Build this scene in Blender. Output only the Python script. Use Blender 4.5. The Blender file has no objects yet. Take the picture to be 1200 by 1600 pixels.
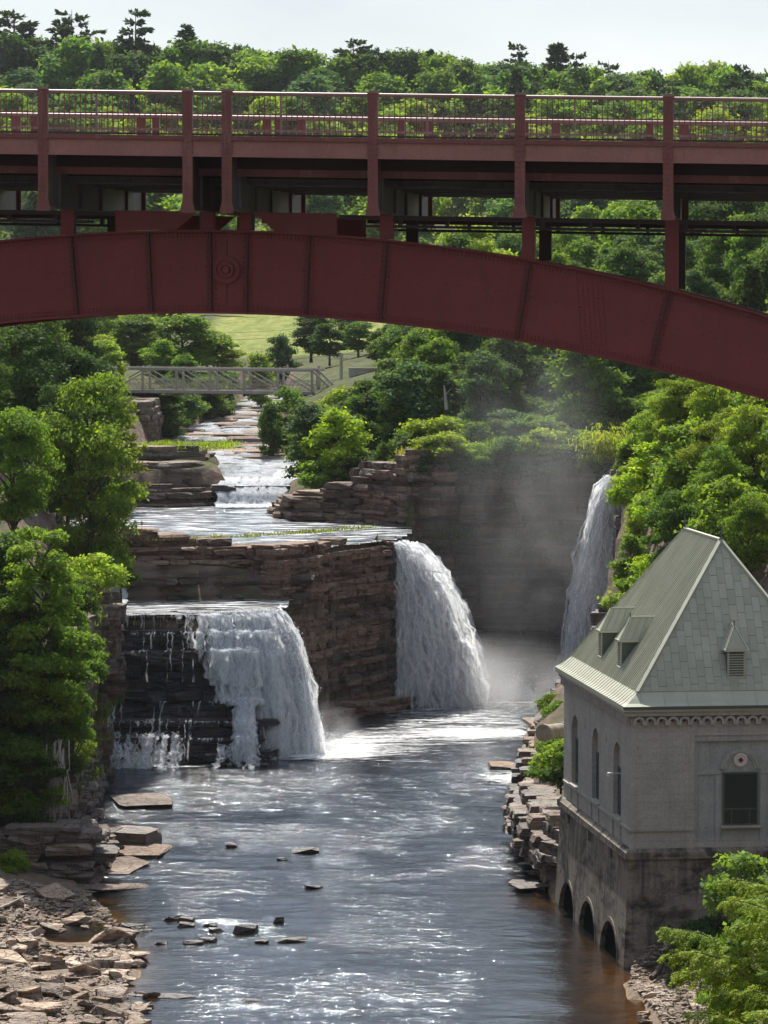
import bpy, bmesh, math, random
import numpy as np
from mathutils import Vector, Matrix, noise as mnoise

# ------------------------------------------------------------------ camera, sky, sun, exposure
SC = bpy.context.scene
COL = SC.collection
R = math.radians
CAM_Z, FPX, CX, CY = 32.0, 6000.0, 600.0, 800.0
PITCH = math.atan(350.0 / FPX)
cam_d = bpy.data.cameras.new('camera'); cam = bpy.data.objects.new('camera', cam_d); COL.objects.link(cam)
cam.location = (0, 0, CAM_Z); cam.rotation_euler = (math.pi / 2 - PITCH, 0, 0)
cam_d.sensor_fit = 'HORIZONTAL'; cam_d.sensor_width = 36; cam_d.lens = 36 * FPX / 1200
cam_d.clip_start = 1; cam_d.clip_end = 20000
SC.camera = cam

SUN_EL, SUN_AZ = 51.0, -9.0            # azimuth from +Y, negative = to the left
world = bpy.data.worlds.new('World'); SC.world = world; world.use_nodes = True
wn = world.node_tree
bg = wn.nodes['Background']
sky = wn.nodes.new('ShaderNodeTexSky'); sky.sky_type = 'NISHITA'; sky.sun_disc = False
sky.sun_elevation = R(SUN_EL); sky.sun_rotation = R(SUN_AZ)
sky.air_density = 1.0; sky.dust_density = 1.2; sky.ozone_density = 1.0; sky.altitude = 100
# thin bright haze cloud over the whole sky, slightly uneven
wtc = wn.nodes.new('ShaderNodeTexCoord'); wnz = wn.nodes.new('ShaderNodeTexNoise'); wnz.inputs['Scale'].default_value = 5.0; wnz.inputs['Detail'].default_value = 5
wmp = wn.nodes.new('ShaderNodeMapping'); wmp.inputs['Scale'].default_value = (1, 1, 3.5); wn.links.new(wtc.outputs['Generated'], wmp.inputs[0]); wn.links.new(wmp.outputs[0], wnz.inputs['Vector'])
wcr = wn.nodes.new('ShaderNodeValToRGB'); wcr.color_ramp.elements[0].position = .3; wcr.color_ramp.elements[0].color = (3.9, 4.3, 4.8, 1); wcr.color_ramp.elements[1].position = .7; wcr.color_ramp.elements[1].color = (5.9, 6.1, 6.3, 1)
wn.links.new(wnz.outputs[0], wcr.inputs[0])
wmx = wn.nodes.new('ShaderNodeMix'); wmx.data_type = 'RGBA'; wsp = wn.nodes.new('ShaderNodeSeparateXYZ'); wn.links.new(wtc.outputs['Generated'], wsp.inputs[0])
wmr = wn.nodes.new('ShaderNodeMapRange'); wn.links.new(wsp.outputs[2], wmr.inputs[0])
for _i, _v in enumerate((.08, .6, .8, .34)): wmr.inputs[1+_i].default_value = _v
wn.links.new(wmr.outputs[0], wmx.inputs[0])
wn.links.new(sky.outputs[0], wmx.inputs[6]); wn.links.new(wcr.outputs[0], wmx.inputs[7])
wn.links.new(wmx.outputs[2], bg.inputs[0]); bg.inputs[1].default_value = 0.105
sun_d = bpy.data.lights.new('sun', 'SUN'); sun_d.energy = 5.0; sun_d.angle = R(0.6); sun_d.color = (1.0, 0.95, 0.87)
sun = bpy.data.objects.new('sun', sun_d); COL.objects.link(sun)
sdir = Vector((math.sin(R(SUN_AZ)) * math.cos(R(SUN_EL)), math.cos(R(SUN_AZ)) * math.cos(R(SUN_EL)), math.sin(R(SUN_EL))))
sun.rotation_euler = (-sdir).to_track_quat('-Z', 'Y').to_euler(); sun.location = (0, 0, 200)
vs = SC.view_settings
vs.view_transform = 'Standard'; vs.look = 'None'; vs.gamma = 1; vs.use_curve_mapping = False; vs.exposure = 0.6
SC.cycles.max_bounces = 6; SC.cycles.diffuse_bounces = 3; SC.cycles.glossy_bounces = 3; SC.cycles.transmission_bounces = 4; SC.cycles.transparent_max_bounces = 16; SC.cycles.volume_bounces = 1
SC.cycles.volume_step_rate = 2.0; SC.cycles.caustics_reflective = False; SC.cycles.caustics_refractive = False

# ------------------------------------------------------------------ helpers
_c, _s = math.cos(PITCH), math.sin(PITCH)
def W(u, v, Y):
    """the point at distance Y that the photograph shows at (u, v)"""
    a = (u - CX) / FPX; b = (CY - v) / FPX
    dy = _c + b * _s; dz = -_s + b * _c
    t = Y / dy
    return Vector((a * t, Y, CAM_Z + dz * t))
def YW(v, z=0.0):
    """distance at which height z shows at row v"""
    b = (CY - v) / FPX
    return (z - CAM_Z) * (_c + b * _s) / (-_s + b * _c)
def XU(u, Y): return (u - CX) * Y / FPX
def lerp(a, b, t): return a + (b - a) * t

def link_mesh(name, me, mat=None, parent=None):
    o = bpy.data.objects.new(name, me); COL.objects.link(o)
    if mat is not None and not me.materials: me.materials.append(mat)
    if parent is not None: o.parent = parent
    return o
def tag(o, label=None, cat=None, group=None, kind=None):
    if label: o['label'] = label
    if cat: o['category'] = cat
    if group: o['group'] = group
    if kind: o['kind'] = kind
    return o
def thing(name, label, cat, loc=(0, 0, 0), rotz=0.0, group=None):
    o = bpy.data.objects.new(name, None); COL.objects.link(o)
    o.location = loc; o.rotation_euler = (0, 0, rotz)
    return tag(o, label, cat, group)
def copy_tree(o, parent=None):
    c = o.copy(); COL.objects.link(c)
    if parent is not None: c.parent = parent
    for ch in list(o.children): copy_tree(ch, c)
    return c

def fast_mesh(name, verts, faces, rnd=None, smooth=False, uv=None):
    """verts (n,3), faces (m,k) numpy arrays with one face size"""
    verts = np.asarray(verts, dtype=np.float32); faces = np.asarray(faces, dtype=np.int32)
    me = bpy.data.meshes.new(name)
    me.vertices.add(len(verts)); me.vertices.foreach_set('co', verts.ravel())
    m, k = faces.shape
    me.loops.add(m * k); me.loops.foreach_set('vertex_index', faces.ravel())
    me.polygons.add(m); me.polygons.foreach_set('loop_start', np.arange(m, dtype=np.int32) * k)
    try: me.polygons.foreach_set('loop_total', np.full(m, k, dtype=np.int32))
    except Exception: pass
    if smooth: me.polygons.foreach_set('use_smooth', np.ones(m, dtype=bool))
    if rnd is not None:
        at = me.attributes.new('rnd', 'FLOAT', 'FACE'); at.data.foreach_set('value', np.asarray(rnd, dtype=np.float32))
    if uv is not None:
        l = me.uv_layers.new(name='UVMap'); l.data.foreach_set('uv', np.asarray(uv, dtype=np.float32)[faces.ravel()].ravel())
    me.update(calc_edges=True); me.validate()
    return me

class MB:
    """collects shapes and links them as one mesh object"""
    def __init__(s): s.v = []; s.f = []
    def add(s, vs, fs):
        n = len(s.v); s.v += [tuple(p) for p in vs]; s.f += [tuple(i + n for i in f) for f in fs]; return s
    def box(s, a, b):
        x0, y0, z0 = a; x1, y1, z1 = b
        return s.add([(x0,y0,z0),(x1,y0,z0),(x1,y1,z0),(x0,y1,z0),(x0,y0,z1),(x1,y0,z1),(x1,y1,z1),(x0,y1,z1)],
                     [(0,3,2,1),(4,5,6,7),(0,1,5,4),(1,2,6,5),(2,3,7,6),(3,0,4,7)])
    def hexa(s, p): # 8 points, bottom 4 then top 4
        return s.add(p, [(0,3,2,1),(4,5,6,7),(0,1,5,4),(1,2,6,5),(2,3,7,6),(3,0,4,7)])
    def bar(s, p, q, w, h=None, up=(0,0,1)):
        h = h or w; p = Vector(p); q = Vector(q); d = (q - p)
        if d.length < 1e-6: return s
        d.normalize(); up = Vector(up)
        if abs(d.dot(up)) > .98: up = Vector((0, 1, 0))
        x = d.cross(up).normalized(); y = x.cross(d).normalized()
        x = x * w / 2; y = y * h / 2
        return s.hexa([p-x-y, p+x-y, p+x+y, p-x+y, q-x-y, q+x-y, q+x+y, q-x+y])
    def tube(s, pts, rad, n=8, cap=True):
        pts = [Vector(p) for p in pts]; rings = []
        if not hasattr(rad, '__len__'): rad = [rad] * len(pts)
        base = len(s.v)
        for i, p in enumerate(pts):
            d = (pts[min(i+1, len(pts)-1)] - pts[max(i-1, 0)]).normalized()
            up = Vector((0,0,1)) if abs(d.z) < .9 else Vector((0,1,0))
            x = d.cross(up).normalized(); y = x.cross(d)
            for k in range(n):
                a = 2 * math.pi * k / n
                s.v.append(tuple(p + (x * math.cos(a) + y * math.sin(a)) * rad[i]))
        for i in range(len(pts)-1):
            for k in range(n):
                a = base + i*n + k; b = base + i*n + (k+1) % n
                s.f.append((a, b, b+n, a+n))
        if cap:
            s.f.append(tuple(base + k for k in range(n))[::-1]); s.f.append(tuple(base + (len(pts)-1)*n + k for k in range(n)))
        return s
    def prism(s, poly, d0, d1, axes):
        """2-D polygon extruded; axes(a, b, d) gives the 3-D point"""
        n = len(poly)
        vs = [axes(a, b, d0) for a, b in poly] + [axes(a, b, d1) for a, b in poly]
        fs = [tuple(range(n))[::-1], tuple(range(n, 2*n))] + [(i, (i+1) % n, n + (i+1) % n, n + i) for i in range(n)]
        return s.add(vs, fs)
    def lathe(s, prof, c=(0,0,0), n=12):
        base = len(s.v)
        for r, z in prof:
            for k in range(n):
                a = 2*math.pi*k/n; s.v.append((c[0]+r*math.cos(a), c[1]+r*math.sin(a), c[2]+z))
        for i in range(len(prof)-1):
            for k in range(n):
                a = base+i*n+k; b = base+i*n+(k+1) % n; s.f.append((a, b, b+n, a+n))
        return s
    def mesh(s, name, smooth=False, fixn=True):
        me = bpy.data.meshes.new(name); me.from_pydata(s.v, [], s.f)
        if fixn:
            bm = bmesh.new(); bm.from_mesh(me); bmesh.ops.recalc_face_normals(bm, faces=bm.faces); bm.to_mesh(me); bm.free()
        if smooth:
            for p in me.polygons: p.use_smooth = True
        me.update(); return me
    def build(s, name, mat, parent=None, smooth=False):
        return link_mesh(name, s.mesh(name, smooth), mat, parent)

def boolean_cut(o, cutters):
    """difference, evaluated into the object's own mesh"""
    for c in cutters:
        m = o.modifiers.new('cut', 'BOOLEAN'); m.operation = 'DIFFERENCE'; m.object = c; m.solver = 'EXACT'
    dg = bpy.context.evaluated_depsgraph_get()
    me = bpy.data.meshes.new_from_object(o.evaluated_get(dg))
    o.modifiers.clear(); o.data = me
    for c in cutters: bpy.data.objects.remove(c)
    return o

# ------------------------------------------------------------------ materials
class NT:
    def __init__(s, name):
        s.m = bpy.data.materials.new(name); s.m.use_nodes = True; s.t = s.m.node_tree; s.t.nodes.clear()
        s.out = s.n('OutputMaterial')
    def n(s, typ, **kw):
        nd = s.t.nodes.new('ShaderNode' + typ)
        for k, v in kw.items(): setattr(nd, k, v)
        return nd
    def l(s, a, b): s.t.links.new(a, b)
    def val(s, sock, v):
        if hasattr(v, 'is_output') or isinstance(v, bpy.types.NodeSocket): s.l(v, sock)
        else: sock.default_value = v
    def math(s, op, a, b=0.0, c=None, clamp=False):
        nd = s.n('Math', operation=op, use_clamp=clamp); s.val(nd.inputs[0], a); s.val(nd.inputs[1], b)
        if c is not None: s.val(nd.inputs[2], c)
        return nd.outputs[0]
    def maprange(s, x, a, b, c=0.0, d=1.0):
        nd = s.n('MapRange'); s.val(nd.inputs[0], x)
        for i, q in enumerate((a, b, c, d)): s.val(nd.inputs[1+i], q)
        return nd.outputs[0]
    def pos(s, scale=(1,1,1), coords='world'):
        if coords == 'world': src = s.n('NewGeometry').outputs['Position']
        else: src = s.n('TexCoord').outputs[coords]
        mp = s.n('Mapping'); s.l(src, mp.inputs[0]); mp.inputs['Scale'].default_value = scale
        return mp.outputs[0]
    def noise(s, vec, scale=1.0, detail=4.0, rough=.55, dist=0.0):
        nd = s.n('TexNoise'); s.l(vec, nd.inputs['Vector']); nd.inputs['Scale'].default_value = scale
        nd.inputs['Detail'].default_value = detail; nd.inputs['Roughness'].default_value = rough; nd.inputs['Distortion'].default_value = dist
        return nd.outputs[0]
    def ramp(s, fac, stops, interp='LINEAR'):
        nd = s.n('ValToRGB'); s.l(fac, nd.inputs[0]); cr = nd.color_ramp; cr.interpolation = interp
        while len(cr.elements) < len(stops): cr.elements.new(0.5)
        for e, (p, c) in zip(cr.elements, stops):
            e.position = p; e.color = (c[0], c[1], c[2], 1) if hasattr(c, '__len__') else (c, c, c, 1)
        return nd.outputs[0]
    def mix(s, fac, a, b, blend='MIX'):
        nd = s.n('Mix', data_type='RGBA', blend_type=blend); s.val(nd.inputs[0], fac)
        for i, q in ((6, a), (7, b)):
            if isinstance(q, tuple): nd.inputs[i].default_value = (q[0], q[1], q[2], 1)
            else: s.l(q, nd.inputs[i])
        return nd.outputs[2]
    def bump(s, h, strength=.5, dist=.05, normal=None):
        nd = s.n('Bump'); s.l(h, nd.inputs['Height']); nd.inputs['Strength'].default_value = strength; nd.inputs['Distance'].default_value = dist
        if normal is not None: s.l(normal, nd.inputs['Normal'])
        return nd.outputs[0]
    def principled(s, color, rough=.8, normal=None, spec=.3, metal=0.0):
        p = s.n('BsdfPrincipled')
        if isinstance(color, tuple): p.inputs['Base Color'].default_value = (*color, 1)
        else: s.l(color, p.inputs['Base Color'])
        s.val(p.inputs['Roughness'], rough); p.inputs['Specular IOR Level'].default_value = spec; p.inputs['Metallic'].default_value = metal
        if normal is not None: s.l(normal, p.inputs['Normal'])
        return p
    def done(s, sh): s.l(sh.outputs[0] if hasattr(sh, 'outputs') else sh, s.out.inputs[0]); return s.m

def rock_mat(name, cols, wet=0.0, patch=(.30, .16, .07), patch_amt=.35, rough=.85):
    t = NT(name)
    st = t.noise(t.pos((.12, .12, 2.2)), 1.0, 5, .6, .4)
    c = t.ramp(st, [(.28, cols[0]), (.42, cols[1]), (.52, cols[2]), (.64, cols[3])])
    pn = t.noise(t.pos((.35, .35, .8)), 1.0, 4, .6)
    c = t.mix(t.maprange(pn, .55, .72, 0, patch_amt), c, patch)
    rn = t.n('ObjectInfo').outputs['Random']
    c = t.mix(1.0, c, t.ramp(rn, [(0, (.62, .62, .66)), (.5, (.95, .93, .92)), (1, (1.3, 1.22, 1.15))]), 'MULTIPLY')
    fine = t.noise(t.pos((2.5, 2.5, 9)), 1.0, 6, .65)
    c = t.mix(1.0, c, t.ramp(fine, [(.25, .55), (.5, 1.0), (.75, 1.3)]), 'MULTIPLY')
    # narrow horizontal bedding and vertical joints as fine relief
    bed = t.noise(t.pos((.6, .6, 7)), 1.0, 3, .6)
    vj = t.noise(t.pos((1.5, 1.5, .28)), 1.0, 3, .5, .3); crack = t.maprange(t.math('ABSOLUTE', t.math('SUBTRACT', vj, .5)), 0, .022)
    h = t.math('ADD', t.math('MULTIPLY', bed, 1.2), t.math('ADD', t.math('MULTIPLY', crack, .25), t.math('MULTIPLY', fine, .6)))
    c = t.mix(1.0, c, t.ramp(crack, [(0, .6), (1, 1.0)]), 'MULTIPLY')
    n = t.bump(h, 1.0, .30)
    return t.done(t.principled(c, lerp(rough, .28, wet), n, .3 + .4*wet))

M = {}
# purple-brown sandstone, drier tan sandstone, wet rock with shadow painted in, nearly black
M['rock'] = rock_mat('sandstone', [(.08, .058, .050), (.155, .108, .088), (.22, .155, .122), (.30, .225, .18)], patch=(.28, .145, .07), patch_amt=.4)
M['rock_grey'] = rock_mat('grey_sandstone', [(.10, .085, .075), (.19, .155, .13), (.25, .205, .17), (.33, .27, .22)], patch=(.27, .17, .09), patch_amt=.25)
M['rock_dark'] = rock_mat('damp_sandstone', [(.05, .042, .040), (.105, .083, .073), (.15, .12, .10), (.21, .165, .138)], wet=.35, patch=(.12, .12, .05), patch_amt=.3)
M['rock_wet_shade'] = rock_mat('wet_shade_sandstone', [(.018, .017, .024), (.035, .032, .042), (.055, .048, .055), (.085, .07, .07)], wet=.75, patch=(.06, .04, .03), patch_amt=.2)
M['rubble'] = rock_mat('rubble_stone', [(.17, .135, .105), (.31, .245, .185), (.42, .335, .26), (.55, .46, .37)], patch=(.38, .22, .11), patch_amt=.4)
M['slab'] = rock_mat('tan_slab', [(.12, .09, .072), (.21, .155, .12), (.29, .22, .17), (.36, .285, .23)], patch=(.34, .18, .085), patch_amt=.4)
M['stream_rock'] = rock_mat('stream_rock', [(.022, .02, .019), (.045, .037, .033), (.075, .06, .05), (.12, .095, .078)], wet=.5, patch=(.2, .1, .05), patch_amt=.3)

def leaf_mat(name, rough=.65, trans=.5):
    """leaf colour comes from the plant's own object colour, varied leaf by leaf"""
    t = NT(name)
    oi = t.n('ObjectInfo')
    at = t.n('Attribute', attribute_name='rnd').outputs['Fac']
    base = oi.outputs['Color']
    c = t.mix(1.0, base, t.ramp(at, [(0, (.62, .68, .7)), (.45, (1.0, 1.02, .95)), (.8, (1.35, 1.2, .9)), (1, (1.8, 1.5, .9))]), 'MULTIPLY')
    c = t.mix(1.0, c, t.ramp(oi.outputs['Random'], [(0, (.78, .84, .9)), (1, (1.2, 1.12, 1.0))]), 'MULTIPLY')
    p = t.principled(c, rough, None, .10)
    tr = t.n('BsdfTranslucent'); t.l(t.mix(1.0, c, (1.5, 1.5, .55), 'MULTIPLY'), tr.inputs[0])
    mx = t.n('MixShader'); mx.inputs[0].default_value = trans; t.l(p.outputs[0], mx.inputs[1]); t.l(tr.outputs[0], mx.inputs[2])
    return t.done(mx)
M['leaf'] = leaf_mat('leaf')
M['needle'] = leaf_mat('needle', .6, .28)

def simple_mat(name, c0, c1, scale=3.0, rough=.75, bump=.3, bd=.03, stretch=(1,1,1), coords='world', spec=.3, detail=5):
    t = NT(name); nz = t.noise(t.pos(stretch, coords), scale, detail, .6)
    c = t.ramp(nz, [(.3, c0), (.7, c1)])
    return t.done(t.principled(c, rough, t.bump(nz, bump, bd), spec))
M['bark'] = simple_mat('bark', (.035, .027, .02), (.11, .085, .065), 3.0, .9, .8, .05, (1, 1, .25))
M['pale_bark'] = simple_mat('pale_bark', (.32, .29, .25), (.5, .46, .4), 3.0, .8, .5, .03, (1, 1, .25))
# ------------------------------------------------------------------ the ground
def vnoise(x, y, seed=0):
    """smooth value noise on arrays"""
    x = np.asarray(x, float); y = np.asarray(y, float)
    xi = np.floor(x).astype(np.int64); yi = np.floor(y).astype(np.int64); fx = x - xi; fy = y - yi
    fx = fx*fx*(3-2*fx); fy = fy*fy*(3-2*fy)
    def h(a, b):
        n = (a * 374761393 + b * 668265263 + seed * 1442695041) & 0xffffffff
        n = ((n ^ (n >> 13)) * 1274126177) & 0xffffffff
        return ((n ^ (n >> 16)) & 0xffff) / 65535.0
    return (h(xi,yi)*(1-fx)+h(xi+1,yi)*fx)*(1-fy) + (h(xi,yi+1)*(1-fx)+h(xi+1,yi+1)*fx)*fy
def fbm(x, y, seed=0, o=4):
    r = 0; a = .5
    for i in range(o): r = r + a*vnoise(np.asarray(x)*2**i, np.asarray(y)*2**i, seed+i); a *= .5
    return r

STATIONS = [
 (-80, [(-300,46),(-60,42),(-36,28),(-26,6),(-20,.6),(-12,.1),(3,.3),(6,5),(12,15),(25,27),(60,34),(300,45)]),
 (60,  [(-300,50),(-60,42),(-38,28),(-26,6),(-20,.6),(-12,.1),(4,.3),(6,4),(9,10),(16,16),(28,27),(60,34),(300,45)]),
 (110, [(-300,50),(-60,44),(-40,30),(-30,6),(-22,.6),(-13,.15),(9,.2),(12,.5),(16,3.0),(22,11),(30,24),(60,34),(300,45)]),
 (150, [(-300,50),(-60,44),(-38,28),(-28,6),(-23,1.0),(-13,.15),(11,.2),(13,.6),(17,2.4),(22,6),(30,22),(60,34),(300,45)]),
 (174, [(-300,50),(-50,44),(-34,24),(-26,8),(-22.5,1.2),(-17,.55),(-12.5,.12),(11,.15),(13,.6),(17,2.2),(22,4.5),(30,20),(60,33),(300,45)]),
 (199, [(-300,50),(-50,36),(-34,22),(-26,9),(-22,3),(-20.5,1.0),(-16.5,.35),(-14,.1),(9,.5),(14,3),(22,5),(30,18),(60,33),(300,45)]),
 (206, [(-300,50),(-50,36),(-34,22),(-27,15),(-22,11),(-21.0,1.6),(-17.5,.5),(-14,.1),(8,.4),(9.5,3),(14,4),(22,6),(30,18),(60,33),(300,45)]),
 (224, [(-300,50),(-50,36),(-34,22),(-27,16),(-20,12),(-19.0,11.6),(-18.4,1.0),(-16.5,.3),(7.4,.4),(9,3),(11,4.5),(20,9),(30,20),(60,34),(300,46)]),
 (250, [(-300,50),(-50,34),(-34,22),(-27,17),(-20.4,12.2),(-19.9,11.8),(-19.5,.8),(-17,.2),(8.4,.4),(10,3.4),(12,5),(20,12),(30,24),(60,36),(300,48)]),
 (262, [(-300,50),(-50,34),(-34,22),(-27,17),(-21,12.4),(-19.5,11.6),(-10,8),(9,.4),(11,3.5),(13,5.5),(20,14),(30,25),(60,36),(300,48)]),
 (287, [(-300,50),(-50,32),(-34,22),(-28,18),(-25.5,14),(-22,13.6),(-6,13.4),(5,13),(12.5,2),(15,5),(17.8,9),(20,16.5),(30,26),(60,37),(300,48)]),
 (304, [(-300,50),(-50,32),(-34,23),(-29,18),(-26.5,14),(-20,13.4),(1,13.1),(9,16),(18,16.9),(24,18.5),(30,26),(60,38),(300,48)]),
 (314, [(-300,50),(-50,32),(-34,23),(-29,18),(-26.5,14),(-20,13.4),(-7,14.0),(1,15.0),(2.2,18.4),(10,19.2),(18,19.2),(24,20),(30,27),(60,38),(300,48)]),
 (335, [(-300,50),(-50,30),(-34,23),(-29,20),(-24.5,15),(-8,14.2),(-6.4,14.9),(0,16.4),(6,18.6),(20,23.5),(60,37),(300,50)]),
 (345, [(-300,50),(-50,29),(-34,23),(-28,20),(-23,16.4),(-16,16.2),(-14,15.4),(-8,15.0),(-6.4,15.8),(0,17.6),(20,26),(60,38),(300,50)]),
 (362, [(-300,50),(-50,28),(-34,22.5),(-26,19),(-22.5,16.4),(-16.5,16.2),(-14,15.6),(-8,15.6),(-6,16.8),(0,19.2),(20,28),(60,38),(300,50)]),
 (400, [(-300,46),(-60,26),(-30,21.5),(-24.6,20.4),(-24,16),(-11,16),(-10,20.4),(10,26.5),(30,30),(60,38),(300,55)]),
 (460, [(-300,44),(-60,24),(-29,21.5),(-20.4,20.5),(-19.2,17),(-12.5,17),(-11,21),(10,25),(40,31),(300,55)]),
 (520, [(-300,44),(-60,25),(-29,22),(-19,21.8),(-17.6,18),(-14,18),(-12.5,22),(10,26),(40,31),(300,56)]),
 (545, [(-300,46),(-60,25.5),(-10,23.6),(10,26),(40,31),(300,58)]),
 (604, [(-300,50),(-60,28.2),(-20,27.5),(20,29.5),(60,33),(300,60)]),
 (625, [(-300,52),(-60,30),(-20,28.5),(20,31),(60,34),(300,62)]),
 (700, [(-300,60),(-80,42),(0,41),(80,41),(300,62)]),
 (800, [(-300,70),(-100,58),(0,56),(100,54),(300,64)]),
 (880, [(-300,80),(-110,72),(-40,70),(20,67),(60,63),(110,61),(300,66)]),
 (1000, [(-300,80),(300,64)]), (1500, [(-300,55),(300,50)]), (6000, [(-300,30),(300,30)])]
_SY = np.array([s[0] for s in STATIONS], float)
def land(X, Y):
    X = np.atleast_1d(np.asarray(X, float)); Y = np.atleast_1d(np.asarray(Y, float))
    prof = np.array([np.interp(X, [p[0] for p in s[1]], [p[1] for p in s[1]]) for s in STATIONS])
    i = np.clip(np.searchsorted(_SY, Y, side='right') - 1, 0, len(_SY) - 2)
    t = np.clip((Y - _SY[i]) / (_SY[i+1] - _SY[i]), 0, 1); k = np.arange(len(X))
    return prof[i, k] * (1 - t) + prof[i+1, k] * t
GORGE = [(-18,-80),(-13,140),(-12.2,168),(-11.6,178),(-12.4,186),(-14.2,195),(-16.0,202),(-18.4,212),(-19.0,230),(-19.8,250),(-19.9,256.5),
         (-20.0,263.2),(-8.2,263.6),(-7.5,266.2),(-7.2,274),(-7.0,277.8),(-5.0,281.5),(-3.6,288),(.8,294.6),(1.8,303),(2.6,312.2),(18.2,312.2),(18.7,304),
         (18.5,298),(17,292),(14.6,284),(12.0,270),(10.2,256),(9.4,235),(8.8,222),(9.2,206),(9.2,199.4),(13,197),(13,181),(11.8,178),(11.2,174),(12,168),(12.4,150),(10,110),(4.5,60),(3,-80)]
SHELF = [(-19.8,263.6),(-8.0,264.4),(-7.5,268),(-7.2,274),(-7.1,277.8),(-19.4,275.5),(-21.5,279),(-22.4,276)]
POOL = [(-25.6,286),(-22.2,279),(-20,279.5),(-19,278.6),(-6,280),(-4.6,285.4),(.8,295.4),(1.9,303),(2.0,311),(-7.2,321),(-8.2,335),(-8.4,341),(-13,344),(-24,339),(-26,318)]
CHAN = [(-14.2,341),(-8.4,341),(-7.4,350),(-7.6,362),(-10,385),(-10.8,400),(-12,460),(-14,530),(-17,530),(-18.8,462),(-22,430),(-23.2,405),(-21.5,385),(-18,372),(-15.6,362),(-15.2,350),(-14.6,344)]
def inside(poly, X, Y):
    r = np.zeros(X.shape, bool); n = len(poly)
    for i in range(n):
        x0, y0 = poly[i]; x1, y1 = poly[(i+1) % n]
        c = ((y0 > Y) != (y1 > Y)) & (X < (x1-x0)*(Y-y0)/((y1-y0) if y1 != y0 else 1e-9) + x0); r ^= c
    return r
def edge_dist(poly, X, Y):
    d = np.full(X.shape, 1e9); n = len(poly)
    for i in range(n):
        ax, ay = poly[i]; bx, by = poly[(i+1) % n]; dx, dy = bx-ax, by-ay
        t = np.clip(((X-ax)*dx+(Y-ay)*dy)/(dx*dx+dy*dy), 0, 1)
        d = np.minimum(d, np.hypot(X-ax-t*dx, Y-ay-t*dy))
    return d
def chan_z(Y): return np.interp(Y, [341,346,362,400,460,530], [14.0,14.3,14.9,15.5,16.6,18.2])
def ground(X, Y, rough=True):
    X = np.atleast_1d(np.asarray(X, float)).ravel(); Y = np.atleast_1d(np.asarray(Y, float)).ravel()
    z = land(X, Y)
    if rough: z = z + (fbm(X*.22, Y*.22, 3)-.5)*np.where(Y > 205, .9, .35) + (fbm(X*.04, Y*.04, 9)-.5)*np.where(Y > 420, 4.0, 0.0)
    g = inside(GORGE, X, Y)
    if g.any():
        d = edge_dist(GORGE, X[g], Y[g]); s = np.where(Y[g] > 205, .8, np.where(X[g] > 4, .085, .16))
        z[g] = -.05 - np.minimum(1.7, d*s) + (fbm(X[g]*.5, Y[g]*.5, 5)-.5)*.25
    for ex, ey, ea, eb in ((-15.4, 190, 2.0, 4.2), (-15.9, 180.2, 1.5, 2.7)):
        qv = ((X-ex)/ea)**2 + ((Y-ey)/eb)**2; q = qv < 2.2
        z[q] = np.minimum(z[q], -.36 + .42*qv[q])
    for poly, zz in ((SHELF, lambda y: 9.1), (POOL, lambda y: 12.1), (CHAN, chan_z)):
        q = inside(poly, X, Y)
        if q.any(): z[q] = zz(Y[q]) + (fbm(X[q]*.5, Y[q]*.5, 7)-.5)*.3
    return z
def gz(X, Y): return float(ground(X, Y, False)[0])

def axis(parts):
    out = [parts[0][0]]
    for a, b, s in parts: out += list(np.linspace(a, b, max(2, int(round((b-a)/s))+1)))[1:]
    return np.array(out)
gx = axis([(-3000,-300,450),(-300,-60,12),(-60,-30,2.5),(-30,34,.7),(34,70,3),(70,300,12),(300,3000,450)])
gy = axis([(-80,140,5),(140,425,.8),(425,640,4),(640,1000,10),(1000,1500,60),(1500,6000,500)])
GX, GY = np.meshgrid(gx, gy); gzv = ground(GX.ravel(), GY.ravel())
nx, ny = len(gx), len(gy)
idx = np.arange(nx*ny).reshape(ny, nx)
gf = np.stack([idx[:-1,:-1], idx[:-1,1:], idx[1:,1:], idx[1:,:-1]], -1).reshape(-1, 4)
t = NT('forest_ground')
nz = t.noise(t.pos(), .5, 6, .65)
soil = t.ramp(nz, [(.3, (.045, .05, .02)), (.5, (.075, .09, .03)), (.7, (.12, .10, .06))])
stone = t.ramp(t.noise(t.pos((.3,.3,2)), 1.0, 5, .6), [(.3, (.07,.055,.045)), (.5, (.16,.115,.09)), (.7, (.24,.18,.14))])
geo = t.n('NewGeometry'); sep = t.n('SeparateXYZ'); t.l(geo.outputs['Normal'], sep.inputs[0])
steep = t.maprange(sep.outputs[2], .72, .88, 1, 0)
sp = t.n('SeparateXYZ'); t.l(geo.outputs['Position'], sp.inputs[0])
lowz = t.maprange(sp.outputs[2], 1.4, 2.6, 1, 0)
bed = t.ramp(t.noise(t.pos(), 1.3, 6, .7), [(.3, (.11,.075,.03)), (.55, (.32,.22,.085)), (.75, (.46,.34,.15))])
c = t.mix(t.math('MAXIMUM', steep, 0.0), soil, stone); dry = t.ramp(t.noise(t.pos(), 2.6, 6, .75), [(.3, (.09,.07,.052)), (.5, (.19,.145,.105)), (.7, (.29,.225,.17))]); bed = t.mix(t.maprange(sp.outputs[2], -.06, .05), bed, dry); c = t.mix(lowz, c, bed)
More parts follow.
